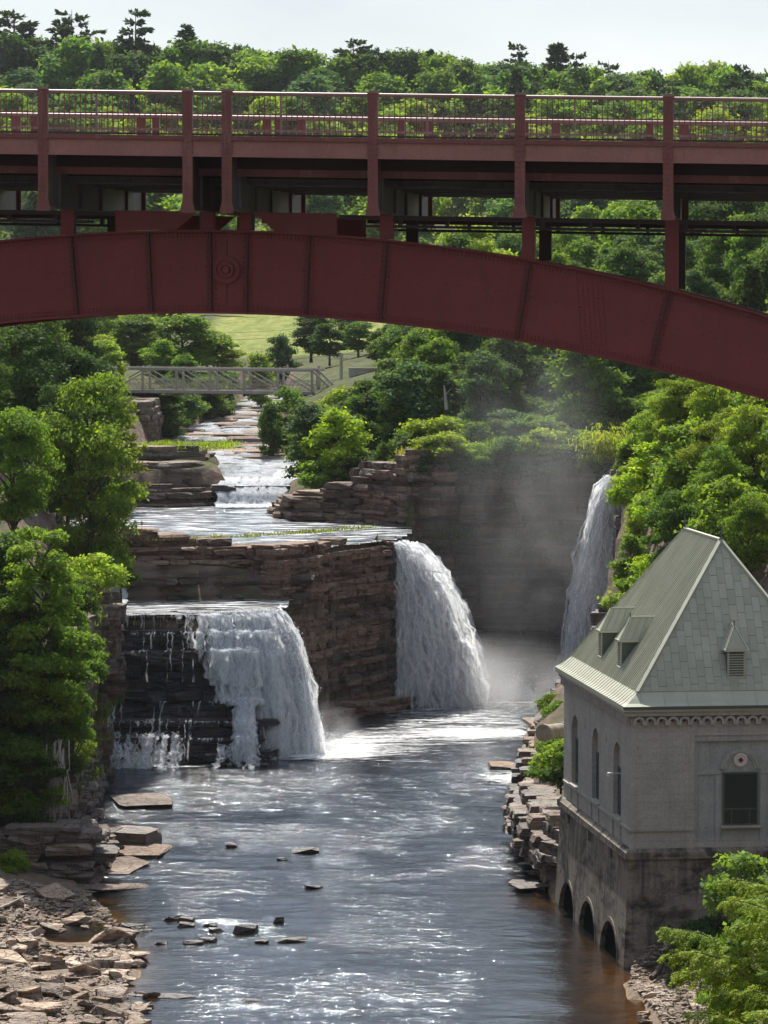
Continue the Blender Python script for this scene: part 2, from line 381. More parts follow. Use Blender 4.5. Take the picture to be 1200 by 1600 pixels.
# mown grass on the open slope beyond the small bridge
lawn = t.math('MULTIPLY', t.maprange(sp.outputs[1], 532, 538), t.maprange(sp.outputs[1], 622, 614))
lawn = t.math('MULTIPLY', lawn, t.math('MULTIPLY', t.maprange(sp.outputs[0], -27, -25), t.maprange(sp.outputs[0], 6, 2)))
gr = t.ramp(t.noise(t.pos((1, .5, 1)), .6, 6, .75), [(.3, (.09,.13,.03)), (.5, (.19,.22,.05)), (.7, (.33,.32,.10))])
c = t.mix(lawn, c, gr)
M['ground'] = t.done(t.principled(c, .95, t.bump(t.noise(t.pos(), 2.2, 6, .7), .8, .2), .15))
tag(link_mesh('ground', fast_mesh('ground', np.stack([GX.ravel(), GY.ravel(), gzv], 1), gf, smooth=True), M['ground']), kind='structure')

# ------------------------------------------------------------------ water
def water_mat(name, tint, deep, ripple, rough=.07, foam=None, wave=(1.5, .5)):
    t = NT(name)
    p = t.pos((wave[1]*.62, wave[0]*.36, 1))
    n1 = t.noise(p, .9, 3, .55, .6); n2 = t.noise(t.pos((wave[1]*1.1, wave[0]*.8, 1)), 2.4, 4, .6, .3); n3 = t.noise(t.pos((1, 1.6, 1)), 9.0, 2, .5)
    h = t.math('ADD', t.math('MULTIPLY', n1, 1.0), t.math('ADD', t.math('MULTIPLY', n2, .75), t.math('MULTIPLY', n3, .07)))
    # smoother and rougher patches where the current changes
    pat = t.maprange(t.noise(t.pos((.10, .055, 1)), 1.0, 4, .6, .8), .38, .62, .40, 1.3)
    bm = t.n('Bump'); t.l(h, bm.inputs['Height']); t.l(t.math('MULTIPLY', t.math('MULTIPLY', pat, ripple), t.maprange(t.n('Attribute', attribute_name='depth').outputs['Fac'], .05, .9, .06, 1.0)), bm.inputs['Distance']); bm.inputs['Strength'].default_value = 1.0
    nrm = bm.outputs[0]
    body = t.n('BsdfDiffuse'); body.inputs[0].default_value = (*deep, 1)
    tr = t.n('BsdfTransparent'); tr.inputs[0].default_value = (*tint, 1)
    mb = t.n('MixShader'); t.l(t.math('EXPONENT', t.math('MULTIPLY', t.n('Attribute', attribute_name='depth').outputs['Fac'], -3.2)), mb.inputs[0]); t.l(body.outputs[0], mb.inputs[1]); t.l(tr.outputs[0], mb.inputs[2])
    gl = t.n('BsdfGlossy'); gl.inputs[0].default_value = (.86, .93, 1.0, 1); gl.inputs['Roughness'].default_value = rough; t.l(nrm, gl.inputs['Normal'])
    fr = t.n('Fresnel'); fr.inputs[0].default_value = 1.33; t.l(nrm, fr.inputs['Normal'])
    m2 = t.n('MixShader'); t.l(t.maprange(fr.outputs[0], 0, 1, .03, 1.0), m2.inputs[0]); t.l(mb.outputs[0], m2.inputs[1]); t.l(gl.outputs[0], m2.inputs[2])
    if foam:
        df = t.n('BsdfDiffuse'); df.inputs[0].default_value = (.86, .88, .9, 1)
        fn = t.noise(t.pos(foam[0]), 1.0, 6, .68, .5)
        m3 = t.n('MixShader'); t.l(t.maprange(fn, foam[1], foam[2]), m3.inputs[0]); t.l(m2.outputs[0], m3.inputs[1]); t.l(df.outputs[0], m3.inputs[2])
        return t.done(m3)
    return t.done(m2)
M['water'] = water_mat('river_water', (.72, .54, .27), (.010, .011, .012), .14, .085)
M['water_up'] = water_mat('stream_water', (.5, .42, .3), (.05, .05, .05), .22, .1, ((.35, 1.6, 1), .50, .66))

def sheet(name, x0, x1, y0, y1, res, z, amp, mat, keep=None, zf=None):
    xs = np.arange(x0, x1+res, res); ys = np.arange(y0, y1+res, res); X, Y = np.meshgrid(xs, ys); n = len(xs); m = len(ys)
    Z = z + amp*((fbm(X*.30+.35*Y*.1, Y*.62, 21, 3)-.45) + .42*(fbm(X*.9-Y*.2, Y*1.5, 31, 2)-.37))*(.45+1.1*fbm(X*.07, Y*.045, 55, 2)) if zf is None else zf(X, Y)
    if zf is None: Z = z + (Z-z)*np.clip((z-ground(X.ravel(), Y.ravel()).reshape(X.shape))/.9, .08, 1)
    I = np.arange(n*m).reshape(m, n); F = np.stack([I[:-1,:-1], I[:-1,1:], I[1:,1:], I[1:,:-1]], -1).reshape(-1, 4)
    if keep is not None:
        cx = X.ravel()[F].mean(1); cy = Y.ravel()[F].mean(1); F = F[keep(cx, cy)]
    V = np.stack([X.ravel(), Y.ravel(), Z.ravel()], 1)
    used = np.unique(F); remap = np.zeros(len(V), int); remap[used] = np.arange(len(used))
    me = fast_mesh(name, V[used], remap[F], smooth=True, uv=V[used][:, :2])
    at = me.attributes.new('depth', 'FLOAT', 'POINT'); at.data.foreach_set('value', np.maximum(0, V[used][:, 2]-ground(V[used][:, 0], V[used][:, 1])).astype(np.float32))
    return tag(link_mesh(name, me, mat), kind='structure')
def grow(poly, d):
    return lambda x, y: inside(poly, x, y) | (edge_dist(poly, x, y) < d)
sheet('river', -24, 19, 146, 313, .22, 0.0, .25, M['water'], lambda x, y: inside(GORGE, x, y) | (edge_dist(GORGE, x, y) < np.where((y < 205) & (x < 0), 7.0, 2.5)))
sheet('river', -30, 14, -80, 146, 4, -.01, 0, M['water'], grow(GORGE, 6))
sheet('upper_pool', -27, 4, 278, 345, .4, 12.72, .14, M['water_up'], grow(POOL, .4))
sheet('fall_ledge_water', -23, -4, 263, 281, .3, 9.52, .12, M['water_up'], grow(SHELF, .5))
def zch(X, Y): return chan_z(Y) + .42 + .16*(fbm(X*.5, Y*.9, 4, 3)-.4)
sheet('stream', -25, -6.5, 340.5, 520, .5, 0, 0, M['water_up'], grow(CHAN, .2), zch)

# ------------------------------------------------------------------ rocks
rng = random.Random(11)
def block_mesh(seed):
    r = random.Random(seed); bm = bmesh.new(); bmesh.ops.create_cube(bm, size=2)
    bmesh.ops.subdivide_edges(bm, edges=bm.edges[:], cuts=1, use_grid_fill=True)
    for v in bm.verts:
        k = sum(abs(c) > .9 for c in v.co)
        if k == 3: v.co *= r.uniform(.84, 1.0)
        v.co += Vector((r.uniform(-.09, .09), r.uniform(-.12, .12), r.uniform(-.06, .06)))
    me = bpy.data.meshes.new('block'); bm.to_mesh(me); bm.free(); return me
def stone_mesh(seed, flat=.6, n=16):
    r = random.Random(seed); bm = bmesh.new()
    for i in range(n):
        v = Vector((r.gauss(0,1), r.gauss(0,1), r.gauss(0,1))).normalized()
        v = Vector((max(-.75, min(.75, v.x))*1.3, max(-.7, min(.7, v.y))*1.3, max(-.6, min(.6, v.z))*1.5*flat))
        bm.verts.new(v)
    h = bmesh.ops.convex_hull(bm, input=bm.verts[:])
    bmesh.ops.delete(bm, geom=[g for g in h['geom_interior'] if isinstance(g, bmesh.types.BMVert)], context='VERTS')
    me = bpy.data.meshes.new('stone'); bm.to_mesh(me); bm.free(); return me
BLK = {}
def blocks(mat, n=12):
    if mat.name not in BLK:
        BLK[mat.name] = []
        for i in range(n):
            me = block_mesh(100+i); me.materials.append(mat); BLK[mat.name].append(me)
    return BLK[mat.name]
STN = {}
def stones(mat, n=14, flat=.6):
    k = (mat.name, flat)
    if k not in STN:
        STN[k] = []
        for i in range(n):
            me = stone_mesh(300+i, flat); me.materials.append(mat); STN[k].append(me)
    return STN[k]
class Pieces:
    """places blocks under one parent; the largest stay single objects, the rest become one joined part"""
    def __init__(s, parent, mat, name='rock_block', limit=290): s.p = parent; s.mat = mat; s.name = name; s.limit = limit; s.items = []
    def add(s, loc, scale, rz=0.0, tilt=(0, 0), mats=None):
        s.items.append((max(scale[0], scale[1])*scale[2], Matrix.LocRotScale(Vector(loc), Matrix.Rotation(rz, 3, 'Z') @ Matrix.Rotation(tilt[0], 3, 'X') @ Matrix.Rotation(tilt[1], 3, 'Y'), Vector(scale)), mats))
    def done(s):
        s.items.sort(key=lambda a: -a[0]); inv = s.p.matrix_basis.inverted() if s.p else Matrix()
        for i, (_, m, mt) in enumerate(s.items[:s.limit]):
            o = bpy.data.objects.new(s.name, rng.choice(blocks(mt or s.mat))); COL.objects.link(o); o.parent = s.p; o.matrix_basis = inv @ m
        rest = s.items[s.limit:]
        if rest:
            V = []; F = []
            for _, m, mt in rest:
                me = rng.choice(blocks(s.mat)); n = len(V); mm = inv @ m
                V += [tuple(mm @ v.co) for v in me.vertices]; F += [tuple(n+i for i in p.vertices) for p in me.polygons]
            me = bpy.data.meshes.new('small_rock_blocks'); me.from_pydata(V, [], F)
            o = link_mesh('small_rock_blocks', me, s.mat, s.p); o['kind'] = 'stuff'
def strata(pc, path, ztop, zbot, course=(.35, .8), width=(.8, 2.4), batter=0.0, depth=1.6, jit=.3, side=1, mats=None, skip=0.0):
    """courses of blocks along a plan path; side = +1 when the rock lies to the left of the direction of travel"""
    P = [Vector((p[0], p[1])) for p in path]; L = [0]
    for a, b in zip(P, P[1:]): L.append(L[-1] + (b-a).length)
    def at(s):
        s = max(0, min(L[-1]-1e-6, s))
        for i in range(len(P)-1):
            if s <= L[i+1]:
                d = (P[i+1]-P[i]).normalized(); return P[i] + d*(s-L[i]), d
    zt = ztop if callable(ztop) else (lambda s: ztop)
    zmax = max(zt(L[-1]*k/20) for k in range(21)); z = zbot
    while z < zmax:
        th = rng.uniform(*course); s = -rng.uniform(0, width[0]); cj = rng.choice([-.55, -.2, 0, .1, .3, .7])*jit
        while s < L[-1]:
            w = rng.uniform(*width)*(1.6 if rng.random() < .15 else 1); sm = s + w/2
            if z + th*.5 < zt(sm) + rng.uniform(-.25, .2) and rng.random() >= skip:
                p, d = at(sm); nrm = Vector((-d.y, d.x))*side
                off = batter*(z-zbot) + cj + rng.uniform(-.5, .5)*jit + (rng.uniform(.2, .7)*jit*2 if rng.random() < .12 else 0)
                c = p + nrm*(off + depth/2)
                mt = mats(sm/L[-1], z) if mats else None
                pc.add((c.x, c.y, z+th/2), (w/2*1.03, depth/2, th/2*1.04), math.atan2(d.y, d.x) + rng.uniform(-.05, .05), (rng.uniform(-.02, .02), rng.uniform(-.02, .02)), mt)
            s += w
        z += th*.96
def cliff(name, mat, label=None):
    o = bpy.data.objects.new(name, None); COL.objects.link(o); tag(o, kind='structure'); return Pieces(o, mat)

# rock promontory between the left and the middle fall
pc = cliff('central_cliff', M['rock'])
strata(pc, [(-18.6,275.2),(-12,276.4),(-6.6,277.8)], lambda s: 13.5 + .9*max(0, 1-s/9), 9.0, (.22,.6), (.7,3.2), .34, 3.0, .7, 1, lambda a, z: M['rock'] if z > 10.8 else M['rock_dark'])
strata(pc, [(-7.2,276.6),(-5.0,280.6),(-3.4,286.6),(.9,293.6)], lambda s: 13.5-.055*s, -.6, (.25,.75), (.45,1.7), .02, 1.9, .4, 1, lambda a, z: M['rock_dark'] if z < 9 or a > .93 else M['rock'])
strata(pc, [(.9,293.6),(1.9,298),(2.1,306),(2.6,312)], 12.2, -.6, (.5,1.0), (1.0,2.4), 0, 1.6, .25, 1, lambda a, z: M['rock_wet_shade'])
strata(pc, [(-6.4,274.6),(-4.4,277.6),(-2.2,284.6),(2.2,292.2)], .75, -.4, (.3,.55), (1.2,2.8), .3, 2.2, .6, 1, lambda a, z: M['slab'] if z > .2 else M['stream_rock'])
pc.done()
# far wall behind the spray
pc = cliff('far_cliff', M['rock_dark']); pc.limit = 295
strata(pc, [(2.2,311.0),(6,311.6),(11,311.4),(15,310.9),(17.6,309.6)], lambda s: 18.4+.8*math.sin(s*.7), -.5, (.5,1.0), (1.0,2.6), .015, 1.7, .5, 1)
strata(pc, [(17.2,310.6),(17.9,307),(18.2,303)], 17.0, -.5, (.6,1.1), (1.2,2.4), .02, 1.6, .4, 1)
pc.done()
# brown rock beside the upper pool
pc = cliff('pool_cliff', M['rock'])
strata(pc, [(-9.2,323),(-8.0,318.8),(-2.8,315.2),(1.3,310.4)], lambda s: 14.5+.15*s, 12.4, (.3,.6), (1.0,3.0), .06, 3.4, .5, 1, lambda a, z: M['slab'] if a < .45 and z > 13.3 else None)
strata(pc, [(-2.6,317.0),(1.8,310.4),(5.2,310.4)], lambda s: 17.2+.18*s, 13.6, (.45,.8), (.6,1.4), .04, 2.0, .4, 1, lambda a, z: M['rock_grey'] if rng.random() < .5 else None)
strata(pc, [(-8.9,334),(-9.9,329),(-8.6,324)], 13.9, 12.4, (.3,.45), (1.4,3.0), .3, 2.4, .6, 1)
pc.done()
# stepped rock under the left fall
pc = cliff('fall_steps', M['rock_wet_shade'])
TIERS = [(-.6,1.9,256.6,-19.2,-13.8),(-.6,2.8,258.2,-19.4,-7.9),(2.6,4.0,259.8,-19.3,-8.2),(3.8,7.3,262.0,-19.3,-8.0),(7.1,8.4,263.0,-19.4,-7.8),(8.2,9.45,264.0,-19.0,-7.6)]
for z0, z1, yf, xa, xb in TIERS:
    strata(pc, [(xa,yf),(lerp(xa,xb,.6),yf+.3),(xb-.6,yf+1.0),(xb,yf+3.2)], z1, z0, (.45,.8) if z1-z0 > 2 else (.6,.95), (1.0,3.0), .05, 2.6, .45, 1)
strata(pc, [(-18.9,256.0),(-15.4,255.7),(-13.6,256.6)], lambda s: 1.0-.1*s, -.4, (.4,.6), (.6,1.6), .5, 1.2, .9, 1, None, .3)
strata(pc, [(-12.0,257.0),(-8.3,257.6),(-7.4,260.5)], lambda s: .7, -.4, (.4,.6), (.8,1.8), .3, 1.2, .8, 1, None, .25)
strata(pc, [(-8.1,263.6),(-7.3,266.5),(-7.1,272),(-7.0,278)], 9.1, -.5, (.5,1.0), (1.0,2.2), .02, 1.6, .3, 1)
pc.done()
# left wall of the gorge
pc = cliff('left_cliff', M['rock_grey']); 
strata(pc, [(-24,203.6),(-16.4,203.9),(-16.0,208),(-15.2,209),(-15.0,215),(-16.8,222)], lambda s: 3.1 if s < 9 else max(.8, 2.3-.1*(s-9)), -.6, (.35,.7), (.9,2.8), .14, 3.2, .6, 1, lambda a, z: M['rock_dark'] if rng.random() < .5 else None)
strata(pc, [(-25,208),(-18.4,208.2),(-17.6,212),(-17.8,222)], lambda s: 7.3-.12*s, 2.4, (.4,.9), (.9,2.6), .1, 2.6, .6, 1)
strata(pc, [(-22.5,201.2),(-17.4,200.8),(-15.4,205.5),(-15.6,213),(-16.6,227)], lambda s: .5, -1.3, (.35,.6), (1.6,4.6), .7, 3.6, .9, 1, lambda a, z: M['slab'] if rng.random() < .55 else M['rock_dark'])
strata(pc, [(-20.6,249.6),(-17.5,250.4),(-17.4,253),(-18.2,258)], 11.7, 4.5, (.7,1.5), (.7,1.7), -.02, 2.0, .5, 1, lambda a, z: M['rock'] if rng.random() < .5 else None)
strata(pc, [(-20.6,250.4),(-18.3,251.0),(-18.6,258)], 4.6, -.2, (.6,1.1), (.7,1.7), .03, 1.8, .5, 1, lambda a, z: M['rock'])
strata(pc, [(-21.2,207.5),(-19.4,213),(-18.6,222),(-18.6,236),(-19.0,248),(-19.6,257)], lambda s: 10.9+.5*math.sin(s*.35), 2.8, (.5,1.1), (.8,2.2), .02, 2.0, .5, 1, lambda a, z: M['rock'] if (z < 6 and a > .6) else None)
strata(pc, [(-17.7,222),(-17.6,232),(-18.2,244),(-18.9,256)], lambda s: 2.2+1.6*max(0, 1-s/12), -.2, (.35,.7), (.8,2.2), .15, 1.8, .6, 1, lambda a, z: M['rock_dark'])
pc.done()
# grey rocks left of the upper stream, with the pier rock under the small bridge
pc = cliff('upper_rocks', M['rock_grey'])
strata(pc, [(-24,337.6),(-18,338.2),(-15.4,340.0),(-14.6,344)], lambda s: 14.6-.02*s, 12.6, (.3,.6), (1.2,3.4), .35, 2.6, .5, 1, lambda a, z: M['rock'] if rng.random() < .5 else None)
strata(pc, [(-24,341),(-18,341.6),(-16.6,343.2),(-15.6,348),(-15.9,358)], lambda s: 16.4-.03*s, 14.2, (.3,.6), (1.2,3.2), .25, 2.6, .5, 1, lambda a, z: M['rock'] if rng.random() < .5 else None)
strata(pc, [(-22,338.6),(-17.5,339.4),(-15.2,341.6)], lambda s: 13.6, 12.3, (.3,.6), (.6,1.8), .5, 1.6, 1.2, 1, lambda a, z: M['rock'], .3)
strata(pc, [(-24.6,350),(-20,350.6),(-17.0,353),(-16.4,362)], lambda s: 17.6-.04*s, 16.0, (.35,.6), (1.0,2.6), .2, 2.6, .5, 1)
strata(pc, [(-14.8,340.2),(-13.2,340.4),(-10,339.9),(-7.2,340.6)], 14.15, 12.4, (.35,.6), (.9,2.2), .25, 2.2, .5, 1, lambda a, z: M['rock_wet_shade'])
strata(pc, [(-28,386),(-23.6,387),(-23.0,392),(-23.2,402)], 20.4, 15.4, (.5,.9), (.9,2.0), .03, 2.2, .3, 1)
pc.done()
# left rocks standing between the channel and the pool's left outlet
pc = cliff('outlet_rocks', M['rock'])
strata(pc, [(-21.9,276.6),(-19.4,277.2),(-18.4,278.8)], 12.0, 9.8, (.3,.5), (.8,1.8), .5, 1.6, .6, 1)
strata(pc, [(-21.5,280.5),(-19.2,280.0)], 13.5, 12.2, (.3,.5), (.8,1.6), .4, 1.6, .5, 1)
pc.done()
# broad sandstone steps of the stream bed beneath and beyond the small bridge
pc = cliff('stream_steps', M['slab'])
Y = 352.0
while Y < 532:
    xa = float(np.interp(Y, [352,372,385,400,430,460,530], [-15.2,-18,-21.4,-23.4,-22,-18.8,-17])); xb = float(np.interp(Y, [352,362,385,400,460,530], [-8.6,-8.8,-10.4,-11,-12.2,-13.6]))
    x = xa; zc = float(chan_z(Y))
    while x < xb:
        w = rng.uniform(2.2, 6.5); dp = rng.uniform(3, 7); 
        if Y > 366 or rng.random() < .25:
            pc.add((x+w/2, Y+dp/2+rng.uniform(-1.5,1.5), zc+.10+rng.uniform(-.1,.34)), (w/2*1.05, dp/2, .34), rng.uniform(-.12,.12), (rng.uniform(-.01,.03), rng.uniform(-.02,.02)), M['rock_grey'] if rng.random() < .6 else None)
        x += w*.85
    Y += 4.6
pc.done()
# rock of the right bank beside the tall fall
pc = cliff('right_cliff', M['rock_dark'])
strata(pc, [(18.9,304.6),(18.5,298),(16.9,291.4),(14.4,283.4),(11.2,270)], lambda s: max(2.6, 16.6-.5*s), -.4, (.6,1.1), (1.0,2.6), .06, 2.2, .6, 1)
pc.done()
# right shore ledges
pc = cliff('right_shore', M['rock_grey'])
strata(pc, [(10.0,199.6),(8.5,202),(7.7,208),(7.4,216),(7.5,224)], lambda s: 3.6-.02*s, -.4, (.35,.7), (.7,1.8), .06, 1.8, .6, -1, lambda a, z: M['rock_dark'] if rng.random() < .5 else None)
strata(pc, [(7.7,225),(7.8,236),(8.6,250),(10.0,266),(11.8,282)], lambda s: 1.3+.035*s, -.4, (.25,.6), (.7,2.6), .3, 2.2, 1.0, -1, lambda a, z: M['rock_dark'] if rng.random() < .65 else None)
strata(pc, [(12.4,282),(13.6,294),(15.4,302),(17.5,308)], lambda s: 2.4, -.4, (.5,.9), (1,2.4), .15, 2.2, .8, -1, lambda a, z: M['rock_dark'])
pc.done()
# ------------------------------------------------------------------ waterfalls
def fall_mat(name, lo, hi, su=2.2, sv=.35, base=1.0):
    """white water, torn into streaks along the flow (u across, v along, in metres)"""
    t = NT(name)
    uv = t.n('UVMap').outputs[0]
    mp = t.n('Mapping'); t.l(uv, mp.inputs[0]); mp.inputs['Scale'].default_value = (su, sv, 1)
    n = t.noise(mp.outputs[0], 1.0, 6, .68, .35)
    mp2 = t.n('Mapping'); t.l(uv, mp2.inputs[0]); mp2.inputs['Scale'].default_value = (su*3.2, sv*4.5, 1)
    n2 = t.noise(mp2.outputs[0], 1.0, 4, .7, .2)
    at = t.n('Attribute', attribute_name='dens').outputs['Fac']
    s = t.math('ADD', t.math('MULTIPLY', n, .72), t.math('MULTIPLY', n2, .28))
    al = t.maprange(t.math('ADD', s, at), lo, hi)
    c = t.ramp(s, [(.32, (.66, .70, .75)), (.5, (.87, .89, .91)), (.66, (.96, .96, .97))])
    c = t.mix(1.0, c, (base, base, base), 'MULTIPLY')
    nb = t.bump(s, .45, .2)
    d = t.n('BsdfDiffuse'); t.l(c, d.inputs[0]); t.l(nb, d.inputs[2])
    tl = t.n('BsdfTranslucent'); t.l(c, tl.inputs[0]); t.l(nb, tl.inputs[1])
    m = t.n('MixShader'); m.inputs[0].default_value = .62; t.l(d.outputs[0], m.inputs[1]); t.l(tl.outputs[0], m.inputs[2])
    tp = t.n('BsdfTransparent'); m2 = t.n('MixShader'); t.l(al, m2.inputs[0]); t.l(tp.outputs[0], m2.inputs[1]); t.l(m.outputs[0], m2.inputs[2])
    return t.done(m2)
M['fall'] = fall_mat('falling_water', .44, .60)
M['fall_thick'] = fall_mat('falling_water_thick', .29, .45, 1.3, .4)
t = NT('spray_drops'); d = t.n('BsdfDiffuse'); d.inputs[0].default_value = (.92, .93, .95, 1); tl = t.n('BsdfTranslucent'); tl.inputs[0].default_value = (.92, .93, .95, 1)
m = t.n('MixShader'); m.inputs[0].default_value = .5; t.l(d.outputs[0], m.inputs[1]); t.l(tl.outputs[0], m.inputs[2]); M['drops'] = t.done(m)

npr = np.random.RandomState(5)
def strands(name, mat, parent, paths, widths, dens=0.0, seg=14, smooth=True):
    """each path: (k,3) polyline -> a ribbon facing the viewer's side with a little roll; uv in metres"""
    V = []; F = []; UV = []; DN = []; n = 0
    for p, w in zip(paths, widths):
        p = np.asarray(p, float); k = len(p)
        tn = np.gradient(p, axis=0); tn /= np.linalg.norm(tn, axis=1)[:, None] + 1e-9
        a = npr.uniform(-.9, .9); side = np.array([math.cos(a), math.sin(a)*.8, 0.0])
        sd = side[None] - tn*(tn @ side)[:, None]; sd /= np.linalg.norm(sd, axis=1)[:, None] + 1e-9
        ll = np.concatenate([[0], np.cumsum(np.linalg.norm(np.diff(p, axis=0), axis=1))])
        prof = np.clip(np.minimum(ll/(ll[-1]*.12+1e-6), 1), .35, 1)*np.linspace(.8, 1.5, k)
        u0 = npr.uniform(0, 300); ww = w*prof
        for s, uu in ((-1, 0.0), (0, .5), (1, 1.0)):
            V.append(p + sd*(s*ww/2)[:, None] + (np.array([0, -.06*w, 0]) if s == 0 else 0)); UV.append(np.stack([np.full(k, u0) + uu*w, ll + u0*.37], 1))
            DN.append(np.full(k, dens if s == 0 else dens-.12) - (.42*np.clip((ll/ll[-1]-.35)/.65, 0, 1) if ll[-1] < 3.6 else 0))
        for i in range(k-1):
            for q in (0, 1):
                a0 = n + q*k + i; F.append((a0, a0+k, a0+k+1, a0+1))
        n += 3*k
    V = np.concatenate(V); UV = np.concatenate(UV); DN = np.concatenate(DN)
    me = fast_mesh(name, V, np.array(F), smooth=smooth, uv=UV)
    at = me.attributes.new('dens', 'FLOAT', 'POINT'); at.data.foreach_set('value', DN.astype(np.float32))
    o = link_mesh(name, me, mat, parent); o['kind'] = 'stuff'; return o
def drops(name, parent, P, size):
    P = np.asarray(P); n = len(P); s = size*npr.uniform(.4, 1.3, n)[:, None]
    T = np.array([[1,1,1],[1,-1,-1],[-1,1,-1],[-1,-1,1]], float)*.6
    V = (P[:, None, :] + (T[None]*np.array([1,1,1.7]) + npr.uniform(-.4,.4,(n,4,3)))*s[:, None, :]).reshape(-1, 3)
    b = np.arange(n)[:, None]*4; F = np.stack([b+np.array([[0,1,2]]), b+np.array([[0,3,1]]), b+np.array([[0,2,3]]), b+np.array([[1,3,2]])], 1).reshape(-1, 3)
    o = link_mesh(name, fast_mesh(name, V, F), M['drops'], parent); o['kind'] = 'stuff'; return o
G = 9.81
def ballistic(p0, v0, z1, k=14, jit=.05):
    vz = v0[2]; h = p0[2]-z1; T = (vz + math.sqrt(max(.01, vz*vz + 2*G*h)))/G
    tt = np.linspace(0, T, k)
    q = np.stack([p0[0]+v0[0]*tt, p0[1]+v0[1]*tt, p0[2]+vz*tt-.5*G*tt*tt], 1)
    q[1:-1] += npr.normal(0, jit, (k-2, 3))*np.linspace(.4, 1.6, k-2)[:, None]
    return q
def follow(x0, prof, k=4, dx=0.0, jit=.08, off=.16):
    """a thread of water running down a stepped profile of (Y, z) points"""
    pts = []
    for (ya, za), (yb, zb) in zip(prof, prof[1:]):
        for i in range(k): pts.append((x0 + npr.normal(0, jit), lerp(ya, yb, i/k) - off, lerp(za, zb, i/k) + .07))
    pts.append((x0, prof[-1][0]-off, prof[-1][1])); p = np.array(pts); p[:, 0] += np.linspace(0, dx, len(p)); return p

# left fall
fl = thing('waterfall', 'broad white waterfall curling over the dark stepped ledge at left', 'waterfall', (0, 0, 0))
def lip(s):  # s 0..1 along the ledge, left to right
    return (lerp(-11.0, -7.35, s), 263.6 + .5*s + 5.2*max(0, s-.55)**1.3, 9.72 - .5*max(0, s-.6))
P = []; Wd = []
for i in range(460):
    s = npr.beta(1.3, 1.1); x, y, z = lip(s); f = max(0, s-.15)
    v = (2.75*max(0, s-.2)**1.1*npr.uniform(.5, 1.0), -(0.7+1.1*f)*npr.uniform(.55, 1.15), npr.uniform(0, .5))
    p0 = (x-1.0*s-.4, y+1.4, z-.10); p = ballistic((x, y-.1, z), v, -.05, 16); P.append(np.concatenate([[p0], p])); Wd.append(npr.uniform(.3, .85))
strands('water_curtain', M['fall_thick'], fl, P, Wd, .02)
P = []; Wd = []
for i in range(560):
    s = npr.beta(1.2, 1.0); x, y, z = lip(s); f = max(0, s-.15)
    v = (2.9*max(0, s-.18)**1.1*npr.uniform(.45, 1.04), -(.8+1.5*f)*npr.uniform(.7, 1.25), npr.uniform(0, .8))
    P.append(ballistic((x, y-.2, z), v, -.05, 16, .09)); Wd.append(npr.uniform(.10, .34))
strands('water_strand', M['fall'], fl, P, Wd, .06)
STEP = [(264.0,9.55),(263.4,9.35),(263.0,8.45),(262.3,8.3),(261.9,7.35),(261.2,7.2),(260.6,5.2),(260.2,4.05),(259.6,3.9),(258.9,2.85),(258.0,2.7),(257.6,1.9),(256.8,1.7),(256.5,.3),(256.2,-.05)]
P = []; Wd = []
for i in range(520):
    x = -7.9 - abs(npr.normal(0, 1))*2.1; js = npr.uniform(-.5, .5); prof = [(y+js+npr.normal(0, .12), z+npr.normal(0, .12) if k_ else z) for k_, (y, z) in enumerate(STEP)]
    n0 = npr.choice([0, 0, 0, 2, 4]); n1 = npr.choice([3, 5, 5, 7] if x < -11.4 else ([5, 7, 7, 9] if x < -10.2 else [7, 9, 9, 15]))
    if x > -9.2:
        q = follow(x, prof[0:npr.choice([3, 5])], dx=npr.uniform(0, .4)); e = q[-1]; P.append(np.concatenate([q, ballistic(e, (npr.uniform(.1, 1.2), -npr.uniform(.5, 1.3), 0), -.05, 10, .08)[1:]]))
    elif n1-n0 > 2: P.append(follow(x, prof[n0:n1], dx=npr.uniform(-.1, .9)))
    else: P.append(follow(x, prof[0:5]))
    Wd.append(npr.uniform(.12, .55))
for i in range(240):   # films of water slipping over the edge of each tread
    j = npr.choice([1, 3, 5, 8, 10, 10, 12]); x = npr.choice([-18.6,-17.2,-16.1,-14.8,-13.2,-12,-11,-10,-9])+npr.normal(0, .35); (ya, za), (yb, zb) = STEP[j], STEP[j+1]
    P.append(np.array([(x, ya+.35, za+.06), (x, ya-.12, za+.03), (x+npr.normal(0, .03), ya-.2, za-npr.uniform(.05, .2)-abs(npr.normal(0, .35)))])); Wd.append(npr.uniform(.08, .5))
strands('cascade_strand', M['fall'], fl, P, Wd, .08)
P = []; Wd = []
for i in range(70):   # thin threads on the dark rock at the left
    x = npr.uniform(-19.0, -12.4); n0 = npr.choice([0, 0, 2, 8, 9]); P.append(follow(x, STEP[n0:n0+npr.choice([3, 5])], jit=.04)); Wd.append(npr.uniform(.06, .22))
for i in range(16): P.append(follow(npr.normal(-18.6, .22), STEP[2:15], jit=.05)); Wd.append(npr.uniform(.1, .25))
strands('trickle', M['fall'], fl, P, Wd, .02)
P = []; Wd = []
for i in range(230):  # low cascades at the foot of the steps
    x = npr.choice([npr.uniform(-19.2, -13.6), npr.uniform(-18.8, -14.5), npr.uniform(-11.2, -8.4)]); y0 = npr.uniform(255.9, 257.8); z0 = npr.choice([2.0, 1.9, 1.4, .9, .6]) if x < -13.7 else npr.choice([1.2, .8, .5])
    P.append(follow(x, [(y0+.9, z0+.05), (y0, z0-.1), (y0-.4, z0*.55), (y0-.8, z0*.45), (y0-1.2, .1), (y0-1.6, -.03)], 3, dx=npr.uniform(-.5, .3), jit=.1)); Wd.append(npr.uniform(.12, .42))
strands('foot_cascade', M['fall'], fl, P, Wd, .07)
Q = []
